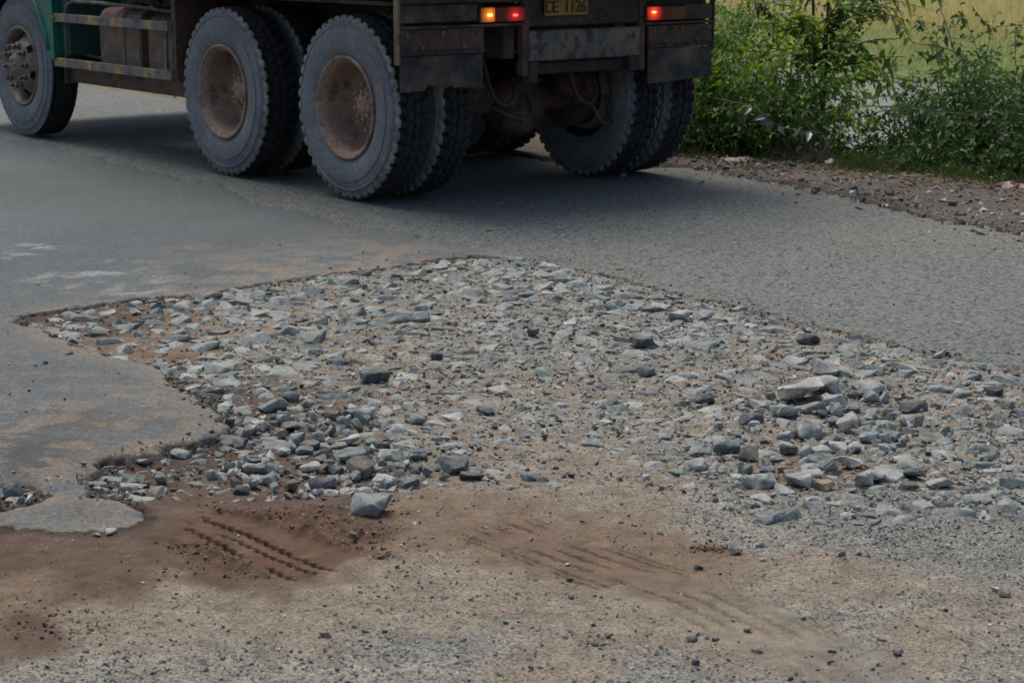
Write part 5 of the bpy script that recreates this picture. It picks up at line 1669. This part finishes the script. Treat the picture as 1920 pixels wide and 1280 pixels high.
class Leafer:
    def __init__(s, simple=False):
        s.simple = simple
        s.V = []; s.F = []; s.n = 0
        s.st = MB()

    def leaf(s, p, d, nrm, L, W, droop=0.25):
        if s.simple:
            d = d / (np.linalg.norm(d) + 1e-9)
            side = np.cross(d, nrm); ln = np.linalg.norm(side)
            side = side / ln if ln > 1e-4 else np.array([1.0, 0, 0])
            up = np.cross(side, d); g = np.array([0, 0, -1.0])
            k = s.n
            s.V += [p, p + d * L * .42 + side * W * .5 + up * W * .2 + g * L * droop * .3, p + d * L + g * L * droop, p + d * L * .42 - side * W * .5 + up * W * .2 + g * L * droop * .3]
            s.F += [(k, k + 1, k + 2), (k, k + 2, k + 3)]
            s.n += 4
            return
        """a six-point leaf folded at its midrib, from p along d"""
        d = d / (np.linalg.norm(d) + 1e-9)
        side = np.cross(d, nrm); ln = np.linalg.norm(side)
        if ln < 1e-4: side = np.array([1.0, 0, 0])
        else: side = side / ln
        up = np.cross(side, d)
        g = np.array([0, 0, -1.0])
        m1 = p + d * L * .42 + g * L * droop * .25
        tip = p + d * L + g * L * droop
        a1 = p + d * L * .30 + side * W * .5 + up * W * .16 + g * L * droop * .15
        b1 = p + d * L * .30 - side * W * .5 + up * W * .16 + g * L * droop * .15
        a2 = p + d * L * .68 + side * W * .36 + up * W * .10 + g * L * droop * .5
        b2 = p + d * L * .68 - side * W * .36 + up * W * .10 + g * L * droop * .5
        k = s.n
        s.V += [p, a1, a2, tip, b2, b1, m1]
        s.F += [(k, k + 1, k + 6), (k + 1, k + 2, k + 6), (k + 2, k + 3, k + 6), (k + 3, k + 4, k + 6), (k + 4, k + 5, k + 6), (k + 5, k, k + 6)]
        s.n += 7

    def shoot(s, p0, d0, L, leafL, leafW, step, curve=0.5, r=0.005, start=0.15, flat=False, stem=True):
        p = np.array(p0, float); d = np.array(d0, float); d /= np.linalg.norm(d)
        pts = [p.copy()]; seg = max(4, int(L / 0.09)); ds = L / seg
        wob = rng.normal(size=3) * 0.5
        for i in range(seg):
            d = d + np.array([0, 0, -1]) * curve * ds + (rng.normal(size=3) * 0.10 + wob * 0.08)
            d /= np.linalg.norm(d)
            p = p + d * ds
            pts.append(p.copy())
        if stem: s.st.tube(pts, [r * (1 - .75 * i / len(pts)) for i in range(len(pts))], 4, False)
        pts = np.array(pts)
        nl = int(L * (1 - start) / step)
        for i in range(nl):
            t = (start + (1 - start) * (i + .5) / nl) * seg
            j = min(int(t), seg - 1); q = pts[j] + (pts[j + 1] - pts[j]) * (t - j)
            ax = pts[j + 1] - pts[j]; ax /= np.linalg.norm(ax)
            sd_ = np.cross(ax, [0, 0, 1.0]); sd_ /= (np.linalg.norm(sd_) + 1e-6)
            if flat:
                dr = ax * .45 + sd_ * (1 if i % 2 else -1)
                nr = np.array([0, 0, 1.0]) + rng.normal(size=3) * .15
            else:
                a = i * 2.4 + rng.random()
                upv = np.cross(sd_, ax)
                dr = ax * .5 + sd_ * math.cos(a) + upv * math.sin(a) + rng.normal(size=3) * .25
                nr = np.array([0, 0, 1.0]) + rng.normal(size=3) * .5
            k = rng.uniform(.7, 1.2) * (1 - .35 * (i / max(nl, 1)) ** 3)
            s.leaf(q, dr, nr, leafL * k, leafW * k, rng.uniform(.1, .5))
        return pts

    def build(s, root, mk, stem='stem', name='foliage'):
        me = np_mesh(name, np.array(s.V), np.array(s.F), False)
        link_mesh(name, me, M[mk], root)
        if len(s.st.bm.verts): s.st.build('stems', M[stem], root, recalc=False)


def bush(px, Y, h, rad, n, mk, label, leafL=.06, leafW=.03, grp='bushes along the far roadside', step=.03, lean=0.0, name='bush', curve=.9):
    x = (px - 960) / FPX * (Y / math.cos(PITCH)) * 1.0
    z0 = float(terr_z(np.array([x]), np.array([Y]))[0]) + .08
    z0 = min(z0, 0.0)
    root = empty(name, (x, Y, z0))
    tag(root, label, 'bush', grp)
    lf = Leafer(True)
    n = int(n * 2.2)
    H = h - z0
    for i in range(n):
        a = rng.uniform(0, 2 * math.pi); rr = rad * math.sqrt(rng.random()) * .6
        p = np.array([rr * math.cos(a), rr * math.sin(a), 0])
        spread = rng.uniform(.0, .9)
        d = np.array([math.cos(a) * spread + lean, math.sin(a) * spread, 1.0])
        L = H * rng.uniform(.45, 1.15)
        pts = lf.shoot(p, d, L, leafL, leafW, step * 1.3, curve * rng.uniform(.4, 1.3), .006, .12)
        # side shoots
        for k in range(4 + int(H / .16)):
            j = rng.integers(1, len(pts) - 1)
            a2 = rng.uniform(0, 2 * math.pi)
            lf.shoot(pts[j], [math.cos(a2), math.sin(a2), rng.uniform(-.2, .9)], rad * rng.uniform(.35, .95), leafL, leafW, step * .85, .9, .003, .05, stem=(k % 2 == 0))
    lf.build(root, mk)
    return root


# left mass beside the truck
bush(1345, 13.3, 1.45, .42, 20, 'leaf_a', 'tall dense green bush right behind the right mud flap of the truck', .055, .032, curve=.5)
bush(1412, 13.8, 1.45, .34, 15, 'leaf_c', 'light yellowish green bush with narrow leaves behind the truck side bush', .06, .028)
bush(1300, 14.2, 1.45, .45, 14, 'leaf_b', 'tall dark bush hidden half by the truck tail', .06, .035)
bush(1405, 13.1, .52, .42, 16, 'leaf_b', 'low dark green bush with small leaves under the silver-leaved branch', .05, .028)
bush(1480, 13.3, .20, .30, 13, 'leaf_a', 'low green bush behind the heap of dead twigs', .045, .025)
bush(1560, 13.3, -.03, .30, 13, 'leaf_b', 'low bush at the foot of the long-leaved sapling', .05, .025)
bush(1640, 13.2, -.08, .28, 13, 'leaf_b', 'lowest dark bush in the gap before the pond', .05, .025)
bush(1710, 12.9, .02, .30, 13, 'leaf_b', 'dark leafy bush just right of the pond gap', .055, .03)
bush(1778, 12.9, .55, .34, 15, 'leaf_b', 'broad leafy green bush at the right of the pond', .06, .036)
bush(1830, 13.2, 1.05, .42, 15, 'leaf_b', 'tall green bush with pointed shoot tips at the right', .065, .034)
bush(1905, 12.6, 1.05, .42, 15, 'leaf_b', 'dark tall bush cut by the right border of the view', .065, .036)
bush(1850, 11.95, .38, .34, 15, 'leaf_b', 'low dense bush overhanging the verge gravel at the right', .055, .033)
bush(1745, 12.25, .22, .34, 14, 'leaf_b', 'low spreading bush on the verge left of the pink litter', .05, .03)
bush(1665, 12.6, .12, .30, 12, 'leaf_b', 'ankle-high bush beside the verge gravel', .05, .028)
bush(1990, 11.9, .9, .45, 12, 'leaf_b', 'green bush just beyond the right border', .06, .034)
bush(2080, 12.2, 1.1, .5, 10, 'leaf_b', 'green bush farthest right beyond the border', .06, .034)
bush(1500, 14.1, .30, .30, 10, 'leaf_c', 'yellowish bush at the left foot of the sapling', .07, .03)
bush(1590, 14.2, .02, .28, 9, 'leaf_a', 'mid green bush at the right foot of the sapling', .06, .03)
bush(1735, 14.2, .22, .22, 8, 'leaf_c', 'small light green bush before the field right of the sapling', .055, .025)
# bushes that follow the road behind the truck
for px, Y, h, lab in [(1190, 15.0, 1.3, 'bush behind the right rear wheels of the truck'), (1050, 16.2, 1.2, 'bush behind the middle of the truck'),
                      (880, 17.6, 1.3, 'bush behind the tipper body'), (700, 19.5, 1.3, 'bush behind the middle wheels of the truck'),
                      (500, 21.5, 1.4, 'bush behind the side tanks of the truck'), (250, 24.0, 1.4, 'bush behind the green cab'), (0, 27.0, 1.5, 'bush behind the front wheel of the truck')]:
    bush(px, Y, h, .6, 7, 'leaf_a', lab, .09, .05, step=.055)


# sapling with long leaves set in two rows
def sapling():
    x, Y, _ = atY(1545, 120, 13.7)
    z0 = -.15
    root = empty('sapling', (x, Y, z0))
    tag(root, 'young tree with arching branches of long yellowish green leaves in front of the pond', 'tree')
    lf = Leafer()
    for (dx, dz, L, cv) in [(-.10, 1.35, .55, .2), (.02, 1.2, .6, .1), (.0, 1.0, .75, .35)]:
        lf.st.tube([(dx * .3, 0, -.2), (dx * .6, .02, dz * .5), (dx, .03, dz)], [.022, .016, .01], 6, False)
    for k in range(46):
        a = random.uniform(0, 6.28)
        rgt = random.random() < .62
        dx = (random.uniform(.5, 1.2) if rgt else -random.uniform(.3, 1.0))
        z = random.uniform(.55, 1.2)
        d = (dx, random.uniform(-.7, .5), random.uniform(.25, 1.5))
        L = (random.uniform(.45, .9) if rgt else random.uniform(.35, .65))
        lf.shoot((random.uniform(-.1, .1), random.uniform(-.1, .1), z), d, L, random.uniform(.10, .155), random.uniform(.042, .06), random.uniform(.026, .04), random.uniform(.6, 1.9), .006, .05, flat=random.random() < .6)
    lf.build(root, 'leaf_c')


sapling()


def twig_arc(pts_px, Y, r, label, name='bare_twig', leaves=0, mk='leaf_b', ll=.05, lw=.03):
    P0 = atY(pts_px[0][0], pts_px[0][1], Y)
    root = empty(name, P0)
    tag(root, label, 'twig')
    lf = Leafer()
    pts = []
    for i, q in enumerate(pts_px):
        a = atY(q[0], q[1], Y - .03 * i)
        pts.append(np.array(a) - np.array(P0))
    # smooth
    out = []
    for i in range(len(pts) - 1):
        p0 = pts[max(i - 1, 0)]; p1 = pts[i]; p2 = pts[i + 1]; p3 = pts[min(i + 2, len(pts) - 1)]
        for t in np.linspace(0, 1, 6)[:-1]:
            out.append(.5 * ((2 * p1) + (-p0 + p2) * t + (2 * p0 - 5 * p1 + 4 * p2 - p3) * t * t + (-p0 + 3 * p1 - 3 * p2 + p3) * t ** 3))
    out.append(pts[-1])
    lf.st.tube(out, [r * (1 - .6 * i / len(out)) for i in range(len(out))], 5, False)
    for i in range(leaves):
        k = rng.integers(2, len(out) - 1)
        d = rng.normal(size=3) + np.array([0, -.3, -.5])
        lf.leaf(out[k], d, np.array([0, -.6, 1.0]) + rng.normal(size=3) * .4, ll * rng.uniform(.7, 1.2), lw, .3)
    if leaves: lf.build(root, mk, 'stem_grey')
    else: lf.st.build('stem', M['stem_grey'], root, recalc=False)
    return root


twig_arc([(1880, 170), (1800, 105), (1755, 86), (1710, 78), (1690, 30), (1660, -25)], 12.7, .005, 'bare curved twig arching over the pond gap towards the upper right', leaves=6)
twig_arc([(1790, 100), (1775, 50), (1762, 10), (1755, -20)], 12.8, .004, 'thin upright twig with few leaves at the upper right', leaves=6)
twig_arc([(1510, 335), (1575, 245), (1640, 212), (1710, 206), (1800, 214), (1920, 232)], 12.2, .0055, 'long thin brown twig lying across the bushes above the verge')
twig_arc([(1920, 345), (1905, 330), (1880, 317)], 11.3, .004, 'short broken stick on the ground at the right border')
twig_arc([(1472, 55), (1510, 72), (1560, 118), (1640, 150)], 13.5, .006, 'reddish dead branch crossing the sapling')
twig_arc([(1340, 185), (1400, 198), (1430, 215), (1470, 240), (1545, 250)], 12.35, .005, 'branch with shiny silver leaves hanging beside the truck wheel', name='silver_branch', leaves=24, mk='leaf_silver', ll=.085, lw=.042)
twig_arc([(1395, -8), (1420, 8), (1440, 20), (1455, 50)], 13.2, .005, 'dead branch with dark hanging leaves above the left bushes', name='dead_branch', leaves=26, mk='leaf_dead', ll=.09, lw=.03)
twig_arc([(1560, 20), (1600, 6), (1640, -12)], 13.0, .005, 'dark broad-leaved branch at the top of the view', name='leafy_branch', leaves=16, mk='leaf_b', ll=.10, lw=.06)
twig_arc([(1860, 60), (1840, 35), (1822, 12)], 12.8, .004, 'thin shoot with tiny leaves standing above the right bushes', leaves=12, ll=.035, lw=.02)


# grasses
def blades(name, pts, mk, label, cat='grass'):
    """pts: (x,y,z,h,w,lean)"""
    n = len(pts)
    P_ = np.array(pts)
    a = rng.uniform(0, 2 * math.pi, n)
    dx = np.cos(a); dy = np.sin(a)
    b = rng.uniform(0, 2 * math.pi, n)
    lx = np.cos(b) * P_[:, 5]; ly = np.sin(b) * P_[:, 5]
    x, y, z, h, w_ = P_[:, 0], P_[:, 1], P_[:, 2], P_[:, 3], P_[:, 4]
    v0 = np.stack([x - dx * w_, y - dy * w_, z], -1); v1 = np.stack([x + dx * w_, y + dy * w_, z], -1)
    v2 = np.stack([x + dx * w_ * .7 + lx * .4, y + dy * w_ * .7 + ly * .4, z + h * .6], -1); v3 = np.stack([x - dx * w_ * .7 + lx * .4, y - dy * w_ * .7 + ly * .4, z + h * .6], -1)
    v4 = np.stack([x + lx, y + ly, z + h * (1 - .3 * P_[:, 5] / (h + .01))], -1)
    V = np.stack([v0, v1, v2, v3, v4], 1).reshape(-1, 3)
    k = np.arange(n) * 5
    F = np.concatenate([np.stack([k, k + 1, k + 2], -1), np.stack([k, k + 2, k + 3], -1), np.stack([k + 3, k + 2, k + 4], -1)])
    o = link_mesh(name, np_mesh(name, V, F, False), M[mk])
    tag(o, label, cat, kind='stuff')
    return o


M['grass'] = mat_leaf('grass_green', [(0, (0.035, 0.07, 0.018)), (.7, (0.06, 0.10, 0.025)), (1, (0.14, 0.12, 0.06))], 0.3, 0.6)


def mat_field():
    m, nt, bs = new_mat('field_grass_leaf')
    rnd = N(nt, 'ShaderNodeNewGeometry').outputs['Random Per Island']
    g = ramp(nt, [(0, (0.20, 0.26, 0.11)), (1, (0.32, 0.36, 0.17))], rnd).outputs[0]  # grass colours brightened to carry the sunlight on the field
    y = ramp(nt, [(0, (0.36, 0.34, 0.17)), (1, (0.58, 0.48, 0.32))], rnd).outputs[0]
    at_ = N(nt, 'ShaderNodeAttribute', attribute_name='dry').outputs['Fac']
    c = mixc(nt, at_, g, y)
    nt.links.new(c, bs.inputs['Base Color']); bs.inputs['Roughness'].default_value = .7
    tr = N(nt, 'ShaderNodeBsdfTranslucent'); nt.links.new(mixc(nt, 1.0, c, (1.6, 1.6, 1.1), 'MULTIPLY'), tr.inputs[0])
    mx = N(nt, 'ShaderNodeMixShader'); mx.inputs[0].default_value = .45
    nt.links.new(bs.outputs[0], mx.inputs[1]); nt.links.new(tr.outputs[0], mx.inputs[2])
    nt.links.new(mx.outputs[0], nt.nodes['Material Output'].inputs[0])
    return m


M['field'] = mat_field()
pts = []
for i in range(3600):
    px = random.uniform(1270, 1990); base = 293 + max(px - 1290, 0) / 630 * 56
    px_, py_ = px, base + random.gauss(-3, 7)
    x, y = at(px_, py_)
    cl = vnoise(np.array([x]), np.array([y]), .25, 5)[0]
    if cl < -.15 and random.random() < .85: continue
    pts.append((x, y, ground_z(x, y) - .01, random.uniform(.02, .09) * (1 + max(cl, 0)), .003, random.uniform(.01, .08)))
blades('verge_grass', pts, 'grass', 'short green grass at the foot of the bushes')
n = 60000
yy = 27 + 38 * rng.random(n) ** 1.3
xx = rng.uniform(.02, .34, n) * yy + rng.uniform(-2, 2, n)
zz = terr_z(xx, yy)
sbv = signed_bush(xx, yy)
ok = zz > -.60
dryv = np.clip(sstep(13.5, 24, sbv + 5 * fbm(xx, yy, 3, 3, 301)), 0, 1)
hh = (.10 + .55 * dryv * rng.uniform(.5, 1.1, n))
blk = [(xx[i], yy[i], zz[i] - .02, hh[i] * random.uniform(.7, 1.2), .012, random.uniform(.02, .22)) for i in range(n) if ok[i]]
fo = blades('field_grass', blk, 'field', 'tall yellow green grass, tinted as if sunlit, of the field beyond the pond')
a = fo.data.attributes.new('dry', 'FLOAT', 'POINT')
a.data.foreach_set('value', np.repeat(dryv[ok], 5).astype(np.float32))

# ------------------------------------------------------------------ litter on the verge
M['paper'] = simple_mat('paper', (0.42, 0.40, 0.36), 0.8, 0, (0.30, 0.27, 0.2), 14)
M['pink'] = simple_mat('pink_plastic', (0.46, 0.30, 0.28), 0.5, 0, (0.34, 0.22, 0.2), 12)
M['pinkr'] = simple_mat('pink_ribbon', (0.62, 0.28, 0.33), 0.5)
M['blueplastic'] = simple_mat('blue_plastic', (0.19, 0.25, 0.28), 0.5, 0, (0.3, 0.35, 0.36), 9)


def crumple(name, px, py, w_, dp, h, mk, label, cat, seed, n=12):
    x, y = at(px, py)
    rs = np.random.default_rng(seed)
    g = np.linspace(-.5, .5, n)
    X_, Y_ = np.meshgrid(g, g)
    Zt = h * (0.25 + np.abs(fbm(X_ + seed, Y_, .35, 3, seed)) * 1.6) * (1 - (np.maximum(abs(X_), abs(Y_)) * 2) ** 4 * .7)
    X2_ = X_ * w_ + fbm(X_, Y_ + seed, .3, 2, seed + 1) * w_ * .25; Y2_ = Y_ * dp + fbm(X_ + 9, Y_ + seed, .3, 2, seed + 2) * dp * .4
    me = np_mesh(name, np.stack([X2_, Y2_, Zt], -1).reshape(-1, 3), grid_faces(n, n), False)
    o = link_mesh(name, me, M[mk], None, (x, y, ground_z(x, y)))
    md = o.modifiers.new('thickness', 'SOLIDIFY'); md.thickness = .0015
    tag(o, label, cat)
    return o


crumple('paper_scrap', 1386, 306, .19, .16, .022, 'paper', 'crumpled whitish paper scrap on the verge beside the grass', 'litter', 3)
crumple('plastic_bag', 1893, 354, .17, .16, .035, 'pink', 'crumpled pinkish plastic bag on the verge at the right border', 'litter', 8)
x, y = at(1557, 314)
o = bpy.data.objects.new('rock', TPL_RICH['rock_pale'][3]); col.objects.link(o)
o.location = (x, y + .05, ground_z(x, y)); o.scale = (.07, .05, .05); tag(o, 'small bluish white stone on the verge beside the heap of dead twigs', 'rock')
for (px, py, w_, lab) in [(1530, 358, 20, 'brown stone on the verge edge near the asphalt'), (1570, 345, 18, 'dark brown lump on the verge below the twig heap'), (1672, 372, 24, 'grey flat stone of the verge gravel'),
                          (1692, 383, 16, 'dark stone standing in the verge gravel'), (1318, 343, 8, 'tiny dark stone on the road edge left of the verge'), (1602, 363, 18, 'dark angular stone on the verge'),
                          (1645, 366, 12, 'reddish brown lump among the verge gravel'), (1788, 392, 20, 'dark grey stone at the right verge edge')]:
    x, y = at(px, py); s_ = w_ * y / FPX * 1.05
    o = bpy.data.objects.new('stone', TPL_RICH['rock_dark'][px % 7]); col.objects.link(o)
    o.location = (x, y + s_ / 2, max(ground_z(x, y), 0) - s_ * .08); o.scale = (s_, s_ * .8, s_ * .55); o.rotation_euler = (0, 0, px)
    tag(o, lab, 'stone')
# heap of dead twigs and soil
x, y = at(1508, 304)
root = empty('twig_heap', (x, y + .22, 0)); tag(root, 'low heap of dead brown twigs and soil on the verge before the bushes', 'debris')
n = 26
g = np.linspace(-1, 1, n); X_, Y_ = np.meshgrid(g, g)
rr = np.hypot(X_, Y_)
Zt = .13 * np.clip(1 - rr ** 2, 0, 1) * (1 + .5 * fbm(X_, Y_, .5, 4, 61)) - .02
M['mound'] = simple_mat('mound_soil', (0.045, 0.032, 0.024), .95, 0, (0.085, 0.06, 0.045), 9, .8)
link_mesh('soil_mound', np_mesh('soil_mound', np.stack([X_ * .30, Y_ * .24, Zt], -1).reshape(-1, 3), grid_faces(n, n), False), M['mound'], root)
b = MB()
for i in range(90):
    a_ = random.uniform(0, 6.28); r_ = .28 * math.sqrt(random.random())
    p = Vector((r_ * math.cos(a_), r_ * .7 * math.sin(a_), .12 * (1 - (r_ / .3) ** 2) + random.uniform(0, .03)))
    d = Vector((random.uniform(-1, 1), random.uniform(-1, 1), random.uniform(-.2, .45))).normalized() * random.uniform(.06, .2)
    b.tube([p - d / 2, p + Vector((0, 0, .01)), p + d / 2], .0022, 3, False)
b.build('dead_twigs', M['stem_grey'], root, recalc=False)
# fallen leaves and straw on the verge
lf = Leafer()
for i in range(260):
    px = random.uniform(1300, 1960); y0 = 300 + max(px - 1290, 0) / 630 * 62
    x, y = at(px, y0 + random.gauss(3, 8))
    lf.leaf(np.array([x, y, ground_z(x, y) + .008]), np.array([random.uniform(-1, 1), random.uniform(-1, 1), .1]), np.array([random.uniform(-.4, .4), 0, 1.0]), random.uniform(.04, .09), .022, .05)
me = np_mesh('fallen_leaves', np.array(lf.V), np.array(lf.F), False)
M['fallen'] = mat_leaf('fallen_leaf', [(0, (0.10, 0.055, 0.035)), (.8, (0.17, 0.10, 0.065)), (1, (0.28, 0.22, 0.16))], .1, .8)
lf.st.bm.free()
tag(link_mesh('fallen_leaves', me, M['fallen']), 'brown fallen leaves scattered along the verge', 'leaves', kind='stuff')
# pink ribbon in the sand
x, y = at(963, 1150, -.02)
b = MB(); pr_ = []
for t in np.linspace(-.2, 3.4, 16): pr_.append((.021 * math.cos(t + math.pi), .022 * math.sin(t + math.pi), .003))
b.tube(pr_, .0012, 5)
rb = b.build('ribbon_scrap', M['pinkr'], None, (x, y + .01, ground_z(x, y)))
tag(rb, 'tiny curved pink ribbon scrap half buried in the sand near the bottom', 'litter')
# fallen orange leaves on the road
for (px, py, lab) in [(917, 434, 'orange dry leaf on the coarse road behind the rear wheel'), (1163, 506, 'orange dry leaf on the road above the far edge of the hole')]:
    x, y = at(px, py)
    lf = Leafer(); lf.leaf(np.array([0, 0, .004]), np.array([1., .2, .05]), np.array([0, 0, 1.0]), .06, .035, .03)
    lf.st.bm.free()
    M.setdefault('orange', simple_mat('orange_leaf', (0.36, 0.19, 0.10), .8))
    tag(link_mesh('dry_leaf', np_mesh('dry_leaf', np.array(lf.V), np.array(lf.F)), M['orange'], None, (x - .03, y, .004)), lab, 'leaf')
# straws in the broken edge of the asphalt
for k, (px, py, lab) in enumerate([(185, 888, 'pale straw leaning out of the dark asphalt edge at the left'), (250, 895, 'short pale straw right of the leaning straw'), (1755, 905, 'light brown straw lying at the front of the right heap')]):
    x, y = at(px, py, -.03)
    b = MB(); L_ = .05 if k < 2 else .12
    b.tube([(0, 0, 0), (.3 * L_, .2 * L_, .25 * L_), (.9 * L_, .1 * L_, .35 * L_ * (1 if k < 2 else .2))], .0018, 4)
    tag(b.build('straw', M['paper'], None, (x, y, ground_z(x, y) + .004)), lab, 'straw')
